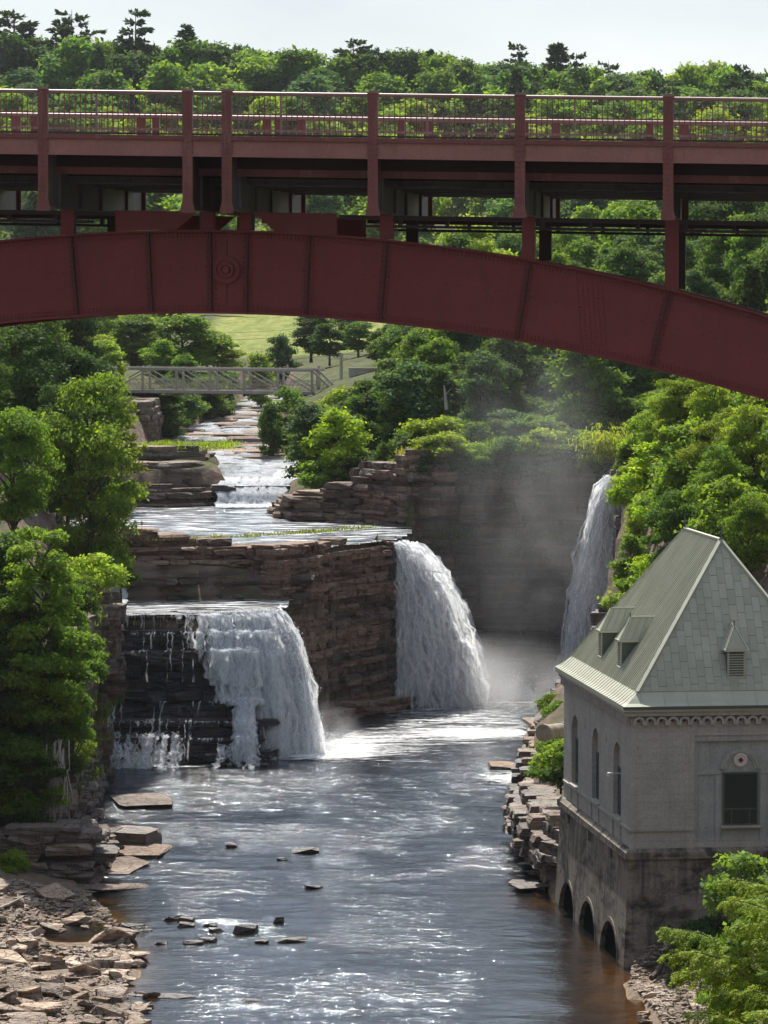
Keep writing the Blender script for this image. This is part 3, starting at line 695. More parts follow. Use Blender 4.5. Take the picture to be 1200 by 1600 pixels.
for i in range(9000):
    s = npr.beta(2.4, 1.0); x, y, z = lip(s); v = (3.0*max(0, s-.18)**1.1*npr.uniform(.4, 1.08), -(.9+1.9*max(0, s-.15))*npr.uniform(.6, 1.4), npr.uniform(0, 1.0)); T = math.sqrt(2*9.6/G)*npr.uniform(.15, 1)**.6
    Q.append((x+v[0]*T+npr.normal(0, .16), y+v[1]*T+npr.normal(0, .16), max(.02, z+v[2]*T-.5*G*T*T)+npr.normal(0, .1)))
for i in range(7000):
    a = npr.uniform(0, 1); Q.append((lerp(-8.5, -3.2, a)+npr.normal(0, .5), lerp(259.5, 265.5, a)+npr.normal(0, .6), abs(npr.normal(0, .45))*npr.uniform(.2, 1.4)))
drops('spray', fl, Q, .032)

# middle fall, leaping to the right off the promontory
fm = thing('waterfall', 'full white waterfall leaping right from the end of the promontory', 'waterfall', (0, 0, 0))
P = []; Wd = []
for i in range(560):
    s = npr.uniform(0, 1); y = lerp(294.2, 303, s); x = lerp(.8, 2.0, s)
    v = (npr.uniform(.05, 1)**.75*lerp(2.8, 4.1, s), -npr.uniform(-.2, .8), npr.uniform(0, .7))
    p = ballistic((x, y, 12.35-.75*s), v, -.05, 18, .13); P.append(np.concatenate([[(x-1.3, y-.2, 12.5-.6*s)], p])); Wd.append(npr.uniform(.3, 1.0))
strands('water_curtain', M['fall_thick'], fm, P, Wd, .05)
P = []; Wd = []
for i in range(420):
    s = npr.uniform(0, 1); y = lerp(294.0, 301, s); x = lerp(.8, 2.0, s)
    P.append(ballistic((x, y-.3, 12.4-.7*s), (npr.uniform(.1, 4.2), -npr.uniform(0, 1.4), npr.uniform(0, 1.0)), -.05, 18, .2)); Wd.append(npr.uniform(.1, .4))
strands('water_strand', M['fall'], fm, P, Wd, .06)
Q = []
for i in range(12000):
    s = npr.uniform(0, 1); y = lerp(294, 301, s); x = lerp(.8, 2.0, s); T = 1.6*npr.uniform(.1, 1)**.5; vx = npr.uniform(.3, 1.08)**.6*4.1
    Q.append((x+vx*T+npr.normal(0, .22), y-npr.uniform(0, 1.3)*T, max(.03, 12.2-.7*s-.5*G*T*T)+abs(npr.normal(0, .3))))
for i in range(9000): Q.append((npr.normal(5.0, 3.0), npr.normal(299, 3.0), abs(npr.normal(0, .8))*npr.uniform(.2, 1.3)))
drops('spray', fm, Q, .04)

# tall fall at the right
fr = thing('waterfall', 'tall narrow white waterfall against the dark cliff, behind the green roof', 'waterfall', (0, 0, 0))
P = []; Wd = []
for i in range(300):
    s = npr.uniform(0, 1); x = 18.55 + .55*npr.normal(0, .5); y = lerp(306.4, 308.6, s)
    p = ballistic((x, y, 16.95), (-npr.uniform(.45, 2.15), -npr.uniform(.2, 1.3), npr.uniform(0, .5)), -.05, 20, .10); P.append(np.concatenate([[(x+1.2, y+.3, 17.05)], p])); Wd.append(npr.uniform(.15, .55))
strands('water_curtain', M['fall_thick'], fr, P, Wd, .02)
P = []; Wd = []
for i in range(330):
    x = 18.5 + .5*npr.normal(0, .5)
    P.append(ballistic((x, npr.uniform(305.9, 307.4), 17.0), (-npr.uniform(.3, 2.35), -npr.uniform(.4, 1.6), npr.uniform(0, .9)), -.05, 20, .14)); Wd.append(npr.uniform(.06, .22))
strands('water_strand', M['fall'], fr, P, Wd, .04)
Q = []
for i in range(9000):
    T = 1.86*npr.uniform(.05, 1)**.6; Q.append((18.5-npr.uniform(.2, 2.5)*T+npr.normal(0, .15), 307-npr.uniform(.3, 1.8)*T, max(.03, 17-.5*G*T*T)+npr.normal(0, .2)))
drops('spray', fr, Q, .045)

# small cascades above
def cascade(name, label, prof, x0, x1, n, w, slope=0.0, curve=0.0):
    o = thing(name, label, 'waterfall'); P = []; Wd = []
    for i in range(n):
        a = npr.uniform(0, 1); x = lerp(x0, x1, a); sh = npr.uniform(-.4, .4) + curve*a
        P.append(follow(x, [(y+sh, z) for y, z in prof], 4, dx=slope*npr.uniform(.6, 1.2), jit=.1, off=.1)); Wd.append(npr.uniform(*w))
    strands('cascade_strand', M['fall_thick'], o, P, Wd, .08)
    return o
cascade('cascade', 'low broken white spill across the head of the upper pool', [(346,14.95),(343,14.7),(341.4,14.3),(340.0,13.7),(339.2,12.9),(336.5,12.78)], -14.4, -9.0, 60, (.2, .7))
cascade('cascade', 'short white cascade pouring into the upper pool beside the yellow-green tree', [(352,15.3),(346,14.95),(344,14.8),(342.6,14.2),(341.4,13.8),(340.2,13.0),(337,12.8)], -9.6, -7.6, 60, (.25, .8), -.4)
cascade('cascade', 'white cascade slipping left of the promontory down beside the leafy tree', [(286,12.9),(281.5,12.85),(280,12.6),(278.6,12.4),(277.4,11.4),(276,10.4),(275,9.8),(271,9.6)], -22.0, -19.4, 90, (.25, .8), .6)

so = thing('cascade', 'stepped white rapids over the broad slabs below the truss bridge', 'waterfall'); P = []; Wd = []
for i in range(560):
    Y_ = npr.uniform(346, 505); xa_ = float(np.interp(Y_, [346,372,385,400,430,460,530], [-14.4,-17.4,-20.6,-22.5,-21,-18,-16.5])); xb_ = float(np.interp(Y_, [362,385,400,460,530], [-8.8,-10.4,-11,-12.2,-13.6]))
    x = npr.uniform(xa_, xb_); z = float(chan_z(Y_))+npr.uniform(.4, .62); dz = npr.uniform(.12, .38); P.append(np.array([(x-.2, Y_+1.5, z+.03), (x, Y_, z), (x+npr.normal(0, .1), Y_-.35, z-dz), (x+npr.normal(0, .3), Y_-2.2, z-dz-.06)])); Wd.append(npr.uniform(.8, 3.4))
strands('cascade_strand', M['fall_thick'], so, P, Wd, .05)
# foam on the river
def foam_sheet(name, x0, x1, y0, y1, res, dens, z=.05):
    xs = np.arange(x0, x1, res); ys = np.arange(y0, y1, res); X, Y = np.meshgrid(xs, ys); n = len(xs)
    I = np.arange(X.size).reshape(len(ys), n); F = np.stack([I[:-1,:-1], I[:-1,1:], I[1:,1:], I[1:,:-1]], -1).reshape(-1, 4)
    D = dens(X.ravel(), Y.ravel()); F = F[(D[F] > .02).any(1) & grow(GORGE, .2)(X.ravel()[F].mean(1), Y.ravel()[F].mean(1))]
    Z = z + .30*((fbm(X*.30+.35*Y*.1, Y*.62, 21, 3)-.45) + .42*(fbm(X*.9-Y*.2, Y*1.5, 31, 2)-.37))*(.45+1.1*fbm(X*.07, Y*.045, 55, 2)) + .12*fbm(X*.8, Y*.8, 77, 3)*np.clip(D.reshape(X.shape), 0, 1)
    V = np.stack([X.ravel(), Y.ravel(), Z.ravel()], 1); used = np.unique(F); rm = np.zeros(len(V), int); rm[used] = np.arange(len(used))
    me = fast_mesh(name, V[used], rm[F], smooth=True, uv=V[used][:, :2])
    at = me.attributes.new('dens', 'FLOAT', 'POINT'); at.data.foreach_set('value', D[used].astype(np.float32))
    return tag(link_mesh(name, me, M['foam']), 'white foam and streaks drifting from the feet of the falls', 'foam', kind='stuff')
t = NT('foam')
n1 = t.noise(t.pos((.35, 1.5, 1)), 1.0, 7, .7, .8); n2 = t.noise(t.pos((2.2, 4.0, 1)), 1.0, 4, .7, .4)
nn = t.math('ADD', t.math('MULTIPLY', n1, .7), t.math('MULTIPLY', n2, .3))
al = t.maprange(t.math('ADD', nn, t.math('MULTIPLY', t.n('Attribute', attribute_name='dens').outputs['Fac'], .42)), .66, .86)
d = t.n('BsdfDiffuse'); d.inputs[0].default_value = (.80, .81, .81, 1); t.l(t.bump(nn, 1.0, .2), d.inputs[2])
tp = t.n('BsdfTransparent'); mx = t.n('MixShader'); t.l(al, mx.inputs[0]); t.l(tp.outputs[0], mx.inputs[1]); t.l(d.outputs[0], mx.inputs[2]); M['foam'] = t.done(mx)
def dens(x, y):
    def blob(cx, cy, rx, ry): return np.exp(-(((x-cx)/rx)**2 + ((y-cy)/ry)**2))
    return np.clip(1.3*blob(-4.4, 263, 2.6, 3.4) + .5*blob(-3, 270, 5, 8) + 1.3*blob(4, 301, 6, 5) + .9*blob(13, 303, 6, 7) + .55*blob(6, 285, 7, 14) + .75*blob(7.5, 274, 4, 3.0) + .9*blob(8.5, 249, 2.2, 3.5) + .28*blob(1, 262, 9, 12) + .7*blob(-15, 255.6, 4, 1.2) + .4*blob(-9.5, 256.6, 2, 1), 0, 1.1)
foam_sheet('foam', -20, 18, 236, 312, .35, dens)

# ------------------------------------------------------------------ loose rocks
def rock(name, loc, sx, sy, sz, mat, rz=None, tilt=.12, flat=.6, label=None, group=None, mesh=None):
    o = bpy.data.objects.new(name, mesh or rng.choice(stones(mat, flat=flat))); COL.objects.link(o)
    o.location = loc; o.scale = (sx, sy, sz); o.rotation_euler = (rng.uniform(-tilt, tilt), rng.uniform(-tilt, tilt), rng.uniform(0, 6.28) if rz is None else rz)
    return tag(o, label, 'rock', group)
# dark stones standing out of the river
for u, v, w, h, lab in [
    (382,1450,36,17,'largest dark boulder among the stones in mid river'), (288,1437,24,13,'dark wedge-shaped stone left of the mid-river boulder'),
    (433,1437,18,14,'small brown pointed stone standing alone right of the boulder'), (452,1466,46,9,'long flat stone lying low in the water right of the boulder'),
    (407,1470,20,6,'small low stone just below the mid-river boulder'), (476,1328,40,9,'long dark stone lying alone in the pool below the falls'),
    (440,1341,16,5,'tiny stone beside the long dark stone below the falls'), (359,1320,20,9,'small dark stone alone in the pool left of the long one'),
    (300,1472,30,9,'broad low stone at the left end of the mid-river row'), (322,1468,26,10,'rounded stone in the row left of the boulder'),
    (336,1452,22,9,'thin tilted stone behind the mid-river row'), (325,1444,22,7,'flat dark stone upstream in the mid-river row'),
    (288,1444,26,8,'pale flat stone at the foot of the wedge-shaped stone'), (265,1433,30,12,'brown stone leaning beside the wedge-shaped stone'),
    (248,1472,20,6,'slim dark stone lying left of the mid-river row'), (212,1448,48,16,'clump-like brown rock close to the left gravel shore'),
    (392,1563,28,6,'thin dark stone in the water near the bottom of the picture'), (490,1384,26,4,'barely showing brown stone in the current right of centre')]:
    Y = YW(v+h*.35); k = Y/FPX
    rock('river_rock', (XU(u, Y), Y, h*k*.12), w*k*.56, w*k*.5, h*k*1.05, M['stream_rock'], rng.uniform(-.25, .25), .08, .6, lab, 'stones standing out of the river')
# rubble bar in the lower left corner
RUB = 'loose rocks of the rubble bar'
big = [(60,1575,70,26,'largest pale slab tilted on the rubble bar'), (150,1556,34,22,'pale angular rock near the tip of the rubble bar'), (165,1497,40,24,'brown rock by the outer edge of the small pools'),
       (128,1505,44,22,'broad grey rock between the two brown pools'), (68,1487,22,20,'square dark-sided stone at the left end of the upper pool'), (188,1500,26,22,'dark red rock at the river end of the pool bank'),
       (40,1555,40,26,'blocky tan rock below the lower brown pool'), (175,1582,46,12,'flat dark slab lying by the river at the bottom left'), (15,1420,34,22,'pale rounded rock at the left edge below the cliff'),
       (40,1446,30,14,'flat pale rock on the slope of the rubble bar'), (20,1480,36,16,'purple-grey rock at the left edge of the rubble bar'), (140,1590,30,14,'red-brown rock in the bottom row of the rubble bar')]
for u, v, w, h, lab in big:
    Y = YW(v+h*.3, .4); k = Y/FPX; X = XU(u, Y)
    rock('shore_rock', (X, Y, max(.05, gz(X, Y))+h*k*.25), w*k*.55, w*k*.42, h*k*.8, M['rubble'], rng.uniform(-.4, .4), .15, .6, lab, RUB)
cnt = 0
PLS = [(114,1461,52,22), (72,1515,38,15)]     # the two brown pools stay free of rocks
def in_pool(u, v): return any(((u-a)/w)**2+((v-b)/h)**2 < 1 for a, b, w, h in PLS)
gx0, gy0 = [], []
while cnt < 200:
    u = rng.uniform(-30, 235); v = rng.uniform(1398, 1612)
    edge = 150 + 60*math.sin((v-1400)/60) if v > 1420 else 90
    if v > 1540: edge = 235 - (v-1540)*.3
    if u > edge or in_pool(u, v): continue
    Y = YW(v, .4); X = XU(u, Y); k = Y/FPX; s = rng.choice([8, 9, 10, 12, 15, 19, 26])*k*rng.uniform(.7, 1.2)
    rock('shore_rock', (X, Y, max(-.05, gz(X, Y))+s*.22), s*rng.uniform(.9, 1.5), s*rng.uniform(.7, 1.1), s*rng.uniform(.45, .8), M['rubble'], None, .3, .6,
         'tan angular stone, one of many small ones strewn over the rubble bar', RUB); cnt += 1
def gravel(name, label, region, n, smin, smax, mat, ok):
    V = []; F = []
    ms = stones(mat); c = 0
    while c < n:
        X = rng.uniform(region[0], region[1]); Y = rng.uniform(region[2], region[3])
        if not ok(X, Y): continue
        me = rng.choice(ms); s = rng.uniform(smin, smax); m = Matrix.LocRotScale(Vector((X, Y, gz(X, Y)+s*.2)), Matrix.Rotation(rng.uniform(0, 6), 3, 'Z') @ Matrix.Rotation(rng.uniform(-.4, .4), 3, 'X'), Vector((s*rng.uniform(.8, 1.5), s, s*.6)))
        b = len(V); V += [tuple(m @ q.co) for q in me.vertices]; F += [tuple(b+i for i in p.vertices) for p in me.polygons]; c += 1
    me = bpy.data.meshes.new(name); me.from_pydata(V, [], F); return tag(link_mesh(name, me, mat), label, 'gravel', kind='stuff')
def uv_of(X, Y, z=.2):
    d = Vector((X, Y, z-CAM_Z)); f = d.y*_c - d.z*_s*1.0; up = d.y*_s + d.z*_c; return CX + FPX*d.x/f, CY - FPX*up/f
def ok_bar(X, Y):
    u, v = uv_of(X, Y); return (not in_pool(u, v)) and u < (150 + 60*math.sin((v-1400)/60) if v < 1540 else 240) and v > 1396
gravel('gravel', 'fine tan gravel between the rocks of the rubble bar', (-23, -11.4, 163, 203), 6800, .05, .20, M['rubble'], ok_bar)
# rubble at the foot of the powerhouse
for u, v, w, h, lab in [(1022,1558,20,14,'pale rounded stone at the water edge below the powerhouse'), (1050,1548,30,14,'largest tan stone of the rubble below the powerhouse'), (1060,1500,34,14,'dark mossy stone against the rubble near the powerhouse corner'),
                        (1010,1588,26,9,'flat grey stone low by the water in the right-hand rubble')]:
    Y = YW(v+h*.3, .3); k = Y/FPX; X = XU(u, Y); rock('shore_rock', (X, Y, max(.05, gz(X, Y))+h*k*.25), w*k*.55, w*k*.42, h*k*.8, M['rubble'], None, .15, .6, lab, 'rubble below the powerhouse')
cnt = 0
while cnt < 70:
    u = rng.uniform(990, 1120); v = rng.uniform(1450, 1612)
    if u < 1010 + max(0, (1520-v))*.12 + (18 if 1480 < v < 1545 else 0) or u < 1000 + (v < 1500)*30: continue
    Y = YW(v, .4); X = XU(u, Y); k = Y/FPX; s = rng.choice([5, 6, 7, 9, 12])*k*rng.uniform(.7, 1.2)
    rock('shore_rock', (X, Y, max(.0, gz(X, Y))+s*.2), s*rng.uniform(.9, 1.6), s*rng.uniform(.7, 1.1), s*rng.uniform(.4, .8), M['rubble'], None, .3, .6,
         'small tan stone in the rubble strip below the powerhouse corner', 'rubble below the powerhouse'); cnt += 1
gravel('gravel', 'fine tan gravel of the strip below the powerhouse corner', (10.6, 16, 163, 182), 1900, .05, .2, M['rubble'], lambda X, Y: uv_of(X, Y)[0] > 975 and not inside(GORGE, np.array([X]), np.array([Y]))[0])
# drift logs
def log(name, a, b, r, mat, label):
    mb = MB(); a = Vector(a); b = Vector(b); pts = [a.lerp(b, i/6) + Vector((rng.uniform(-1, 1), rng.uniform(-1, 1), rng.uniform(-.5, .5)))*r*.6 for i in range(7)]
    mb.tube(pts, [lerp(r, r*.5, i/6) for i in range(7)], 8); return tag(mb.build(name, mat), label, 'log')
def gp(u, v, dz=.3): Y = YW(v, .6); X = XU(u, Y); return (X, Y, max(0, gz(X, Y))+dz)
log('drift_log', gp(1024,1532), gp(1075,1503,.6), .14, M['bark'], 'grey drift log leaning across the rubble by the powerhouse corner')
log('drift_log', gp(1014,1514), gp(1040,1520,.4), .13, M['bark'], 'short dark drift log lying beneath the longer one')
log('drift_branch', gp(-5,1437,.4), gp(32,1424,.7), .07, M['pale_bark'], 'bleached branch lying on the rubble bar at the left edge')
# flat slabs and the block in the water at the foot of the left cliff
for u, v, w, h, d, lab, mt in [(207,1313,54,22,2.2,'dark square block lying in the water off the left ledges','rock_dark'), (215,1258,80,9,6,'low pale slab reaching into the pool below the left cascade','rock_grey'),
    (205,1336,84,5,3.4,'thin wet slab in the shallows below the dark square block','slab'), (170,1362,100,6,5,'orange-tan slab awash along the left shore','slab'), (160,1392,120,7,3,'long flat ledge slab above the rubble bar','slab'),
    (60,1402,150,8,3,'grey ledge slab under the left ledges, by the picture edge','rock_grey'), (60,1380,120,16,2.2,'dark thick slab at the foot of the left ledges','rock_dark'), (150,1312,60,24,3,'squared ledge block beside the dark block in the water','rock_grey'),
    (100,1362,60,24,2.4,'squared grey block at the base of the left ledges','rock_grey'), (250,1558,100,3,1.0,'thin reef of stone running out from the rubble bar','stream_rock')]:
    Y = YW(v+h*.5, 0); k = Y/FPX; sz = h*k*.52
    o = rock('ledge_slab', (XU(u, Y), Y+d/2, sz*.85), w*k*.58, d*.62, sz*1.25, M[mt], rng.uniform(-.3, .3), .03, .6, lab, 'ledge slabs along the left shore', rng.choice(blocks(M[mt])) if 'block' in lab else rng.choice(stones(M[mt], flat=.45)))
for u, v, w, h, d, lab, mt in [(790,1198,50,10,3,'orange-topped slab reaching into the river below the pipe','slab'), (845,1215,70,12,3,'reddish slab on the right shore below the bushes','slab'),
    (835,1290,50,26,3,'layered tan boulder at the waterline right of the river','rock_grey'), (800,1290,26,16,2,'dark boulder leaning on the layered tan boulder','rock_dark'), (845,1330,40,10,2,'thin dark slab off the right shore, above the arches','stream_rock'),
    (835,1388,60,10,2,'flat slab pile at the river edge beside the arches','rock_dark'), (820,1382,40,5,2,'thin slab awash just left of the arches','stream_rock'), (850,1075,30,40,3,'misty boulder at the foot of the tall fall','rock_dark'),
    (850,1130,50,30,3,'grey rock shelf under the pipe','rock_grey'), (850,1250,50,14,2.4,'dark ledge block above the layered boulder','rock_dark'), (775,1192,20,8,1,'small dark stone at the tip of the orange-topped slab','stream_rock')]:
    Y = YW(v+h*.5, 0); k = Y/FPX; sz = h*k*.55
    rock('ledge_slab', (XU(u, Y), Y+d/2, sz*.8), w*k*.58, d*.62, sz*1.25, M[mt], rng.uniform(-.3, .3), .05, .6, lab, 'slabs along the right shore', rng.choice(stones(M[mt], flat=.45)))
# ------------------------------------------------------------------ powerhouse
def concrete(name, c0, c1, streak, stain, boards=.85, rust=0.0, dark=0.0):
    t = NT(name)
    n = t.noise(t.pos(), .9, 6, .65); c = t.ramp(n, [(.3, c0), (.7, c1)])
    st = t.noise(t.pos((2.2, 2.2, .16)), 1.0, 5, .65, .3)
    c = t.mix(t.maprange(st, .50, .68, 0, stain), c, streak)
    s2 = t.noise(t.pos((1.7, 1.7, .22)), 1.3, 5, .7, .2)
    if rust: c = t.mix(t.maprange(s2, .60, .74, 0, rust), c, (.26, .15, .075))
    if dark:
        s3 = t.noise(t.pos((.5, .5, .9)), 1.0, 5, .7, .3); c = t.mix(t.maprange(s3, .48, .62, 0, dark), c, (.045, .042, .04))
        s4 = t.noise(t.pos((2.8, 2.8, .3)), 1.0, 4, .7); c = t.mix(t.maprange(s4, .70, .78, 0, .7), c, (.42, .40, .36))
    fn = t.noise(t.pos(), 9, 5, .7); c = t.mix(1.0, c, t.ramp(fn, [(.3, .78), (.7, 1.15)]), 'MULTIPLY')
    wv = t.n('TexWave', wave_type='BANDS', bands_direction='Z'); t.l(t.pos(), wv.inputs[0]); wv.inputs['Scale'].default_value = boards; wv.inputs['Distortion'].default_value = .35; wv.inputs['Detail'].default_value = 2
    line = t.maprange(wv.outputs['Fac'], 0, .16)
    c = t.mix(1.0, c, t.ramp(line, [(0, .93), (1, 1.0)]), 'MULTIPLY')
    h = t.math('ADD', t.math('MULTIPLY', line, .10), t.math('MULTIPLY', fn, .5))
    return t.done(t.principled(c, .9, t.bump(h, .5, .03), .2))
M['wall'] = concrete('grey_concrete', (.36, .345, .31), (.47, .45, .41), (.27, .258, .235), .45)
M['trim'] = concrete('concrete_trim', (.35, .335, .30), (.47, .45, .40), (.22, .21, .19), .45, .2)
M['panel'] = concrete('blue_grey_render', (.33, .34, .325), (.42, .43, .41), (.25, .255, .245), .45, .15)
M['base'] = concrete('stained_concrete', (.19, .165, .135), (.34, .30, .24), (.075, .068, .06), .9, .6, .7, .9)
def roofing(name, c0, c1):
    t = NT(name); n = t.noise(t.pos(), .7, 6, .65); c = t.ramp(n, [(.3, c0), (.7, c1)])
    rn = t.n('ObjectInfo').outputs['Random']; c = t.mix(1.0, c, t.ramp(rn, [(0, .86), (1, 1.10)]), 'MULTIPLY')
    st = t.noise(t.pos((3, 3, .5)), 1.0, 5, .7); c = t.mix(t.maprange(st, .58, .75, 0, .35), c, (c0[0]*.6, c0[1]*.6, c0[2]*.62))
    return t.done(t.principled(c, .5, t.bump(n, .2, .03), .4))
M['roof'] = roofing('sage_metal_roofing', (.33, .335, .25), (.42, .425, .325))
M['seam'] = roofing('sage_metal_seam', (.40, .405, .31), (.48, .485, .38))
M['dark_green'] = roofing('dark_green_metal', (.06, .075, .06), (.09, .11, .09))
M['tile_red'] = simple_mat('red_tile', (.14, .02, .015), (.22, .03, .025), 8)
M['tile_white'] = simple_mat('white_tile', (.55, .52, .47), (.68, .65, .6), 8)
t = NT('window_glass'); p = t.principled((.010, .028, .027), .15, t.bump(t.noise(t.pos(), 2.0, 3, .5), .12, .02), .35); M['glass'] = t.done(p)
t = NT('painted_shade_black'); M['shade_black'] = t.done(t.principled((.004, .004, .004), 1.0, None, 0))  # flat black that paints the shade inside hollows

PW, PL = 10.6, 18.8
ph = thing('powerhouse', 'grey concrete powerhouse with tall sage metal hipped roof, standing in the river', 'building', (XU(988,180), 180, 0), R(7))
def frust(mb, o0, o1, z0, z1):
    return mb.hexa([(-o0,-o0,z0),(PW+o0,-o0,z0),(PW+o0,PL+o0,z0),(-o0,PL+o0,z0),(-o1,-o1,z1),(PW+o1,-o1,z1),(PW+o1,PL+o1,z1),(-o1,PL+o1,z1)])
base = frust(MB(), .46, .14, -1.6, 5.1).build('base_wall', M['base'], ph)
bpy.context.view_layer.update()
cut = []
def arch_poly(c, half, z0, zs, rise, n=14):
    return [(c-half, z0), (c+half, z0)] + [(c+half*math.cos(math.pi*i/n), zs+rise*math.sin(math.pi*i/n)) for i in range(n+1)]
for c in (3.6, 9.6, 15.6):
    cut.append(MB().prism(arch_poly(c, 2.3, -2.2, -.4, 1.95), -2, 3.0, lambda a, b, d: (d, a, b)).build('cutter', None, ph))
    cut.append(MB().box((-1, c+.2, 4.45), (.22, c+1.0, 5.06)).build('cutter', None, ph))
boolean_cut(base, cut); base.data.materials.clear(); base.data.materials.append(M['base'])
for c in (3.6, 9.6, 15.6):
    MB().prism(arch_poly(c, 2.28, -1.5, -.4, 1.93), -.16, .4, lambda a, b, d: (d, a, b)).build('tailrace_shade_plug', M['shade_black'], ph)  # black plug, paints the darkness inside the arch
    ring = MB(); n = 12
    for i in range(n):
        a0, a1 = math.pi*i/n, math.pi*(i+1)/n
        def q(a, k): zz = -.4+(1.95+k)*math.sin(a); return (-.46+.32*(zz+1.6)/6.7, c+(2.3+k)*math.cos(a), zz)
        p = [q(a0, .0), q(a1, .0), q(a1, .22), q(a0, .22)]
        ring.hexa([Vector(x)+Vector((-.035, 0, 0)) for x in p] + [Vector(x)+Vector((.1, 0, 0)) for x in p])
    ring.build('arch_ring', M['base'], ph)
    MB().box((.12, c+.22, 4.47), (.2, c+.98, 5.04)).build('slot_shade_plate', M['shade_black'], ph)  # black plate standing in for the shade in the slot
led = MB(); frust(led, .3, .3, 5.1, 5.42); frust(led, .24, .12, 5.423, 5.57); led.build('ledge', M['base'], ph)
wall = frust(MB(), .0, .0, 5.572, 12.05).build('wall', M['wall'], ph)
cut = []
WY = (3.55, 9.45, 15.4)
for c in WY: cut.append(MB().prism(arch_poly(c, 1.02, 6.62, 9.2, 1.02), -1, .25, lambda a, b, d: (d, a, b)).build('cutter', None, ph))
cut.append(MB().box((3.05, -1, 5.85), (7.55, .36, 10.9)).build('cutter', None, ph))
boolean_cut(wall, cut); wall.data.materials.clear(); wall.data.materials.append(M['wall'])
MB().box((3.055, .2, 5.855), (7.545, .355, 10.895)).build('recessed_panel', M['panel'], ph)
for c in WY:
    w = MB().box((.19, c-.86, 6.63), (.245, c+.86, 8.95)).build('window', M['dark_green'], ph)
    for i in range(3):
        for j in range(4): MB().box((.17, c-.80+i*.545, 6.7+j*.56), (.188, c-.80+i*.545+.51, 6.7+j*.56+.52)).build('pane', M['glass'], w)
    MB().box((-.13, c-1.15, 6.45), (.1, c+1.15, 6.6)).build('window_sill', M['trim'], ph)
    for s in (-1, 1): MB().box((-.07, c+s*1.0-.1, 5.575), (.05, c+s*1.0+.1, 6.447)).build('sill_bracket', M['trim'], ph)
    tp = MB(); n = 10
    for i in range(n):
        a0, a1 = math.pi*i/n, math.pi*(i+1)/n
        p = [(-.03, c+r*math.cos(a), 9.2+r*math.sin(a)) for r, a in ((1.03, a0), (1.03, a1), (1.16, a1), (1.16, a0))]
        tp.hexa(p + [(x+.06, y, z) for x, y, z in p])
for c in (6.5, 12.45):
    orn = MB().lathe([(0, -.02), (.16, 0), (.24, .05), (.26, .1)], (0, 0, 0), 8)
    o = orn.build('wall_ornament', M['trim'], ph); o.location = (-.06, c, 10.2); o.rotation_euler = (0, R(90), 0); o.scale = (1.6, 1, 1)
# string courses, broken at the recess of the front
sc_ = MB(); sc_.box((-.09, .12, 6.38), (.08, PL-.2, 6.5)); sc_.build('string_course', M['trim'], ph)
for a, b in ((-.09, 3.02), (7.58, PW+.09)): MB().box((a, -.09, 6.4), (b, .08, 6.52)).build('string_course', M['trim'], ph)
# the front recess
for a in ((3.06, -.012, 5.86, 3.2, 10.6), (7.4, -.012, 5.86, 7.54, 10.6)): MB().box((a[0], .08, a[2]), (a[3], .198, a[4])).build('panel_frame', M['panel'], ph)
MB().box((3.06, .06, 10.62), (7.54, .197, 10.89)).build('panel_frame', M['panel'], ph)
for s in (-1, 1): MB().box((5.3+s*1.08-.13, .1, 5.86), (5.3+s*1.08+.13, .196, 9.0)).build('pilaster', M['panel'], ph)
for a, b in ((3.2, 4.35), (6.25, 7.4)):
    MB().box((a+.003, .12, 9.03), (b, .195, 9.25)).build('panel_rail', M['panel'], ph)
    MB().box((a+.003, .14, 5.86), (b-.28, .195, 5.98)).build('panel_rail', M['panel'], ph)
def ring_arch(name, r0, r1, d0, cz, mat):
    mb = MB(); n = 16
    for i in range(n):
        a0, a1 = math.pi*i/n, math.pi*(i+1)/n
        p = [(5.3+r*math.cos(a), d0, cz+r*math.sin(a)) for r, a in ((r0, a0), (r0, a1), (r1, a1), (r1, a0))]
        mb.hexa(p + [(x, .195, z) for x, y, z in p])
    return mb.build(name, mat, ph)
ring_arch('window_arch', .78, 1.0, .08, 9.28, M['panel']); ring_arch('window_arch', .66, .777, .13, 9.28, M['wall'])
rd = MB().lathe([(0, 0), (.31, 0), (.33, .03), (.33, .08), (.25, .1), (.2, .07), (0, .07)], (0, 0, 0), 20).build('roundel', M['tile_white'], ph); rd.location = (5.3, .19, 9.7); rd.rotation_euler = (R(90), 0, 0)
MB().add([(0,-.13,0),(.13,0,0),(0,.13,0),(-.13,0,0),(0,-.13,.13),(.13,0,.13),(0,.13,.13),(-.13,0,.13)], [(0,1,2,3),(4,5,6,7),(0,1,5,4),(1,2,6,5),(2,3,7,6),(3,0,4,7)]).build('tile', M['tile_red'], rd)
fw = MB(); fw.box((4.46, .1, 6.62), (6.14, .196, 9.12)); fwo = fw.build('window', M['dark_green'], ph)
MB().box((4.54, .08, 7.42), (6.06, .097, 9.05)).build('pane', M['glass'], fwo)
for a, b in ((4.54, 4.84), (4.90, 5.70), (5.76, 6.06)): MB().box((a, .08, 6.69), (b, .097, 7.34)).build('pane', M['glass'], fwo)
MB().box((4.32, -.06, 6.48), (6.28, .19, 6.6)).build('window_sill', M['trim'], ph)
# wall lamp on the near side window
lm = MB().box((-.5, 0, 0), (.1, .06, .06)).build('wall_lamp', M['tile_white'], ph); lm.location = (-.0, 3.0, 8.75)
MB().lathe([(0, -.12), (.13, -.1), (.1, .06), (0, .1)], (-.5, .03, .0), 10).build('lamp_head', M['tile_white'], lm)
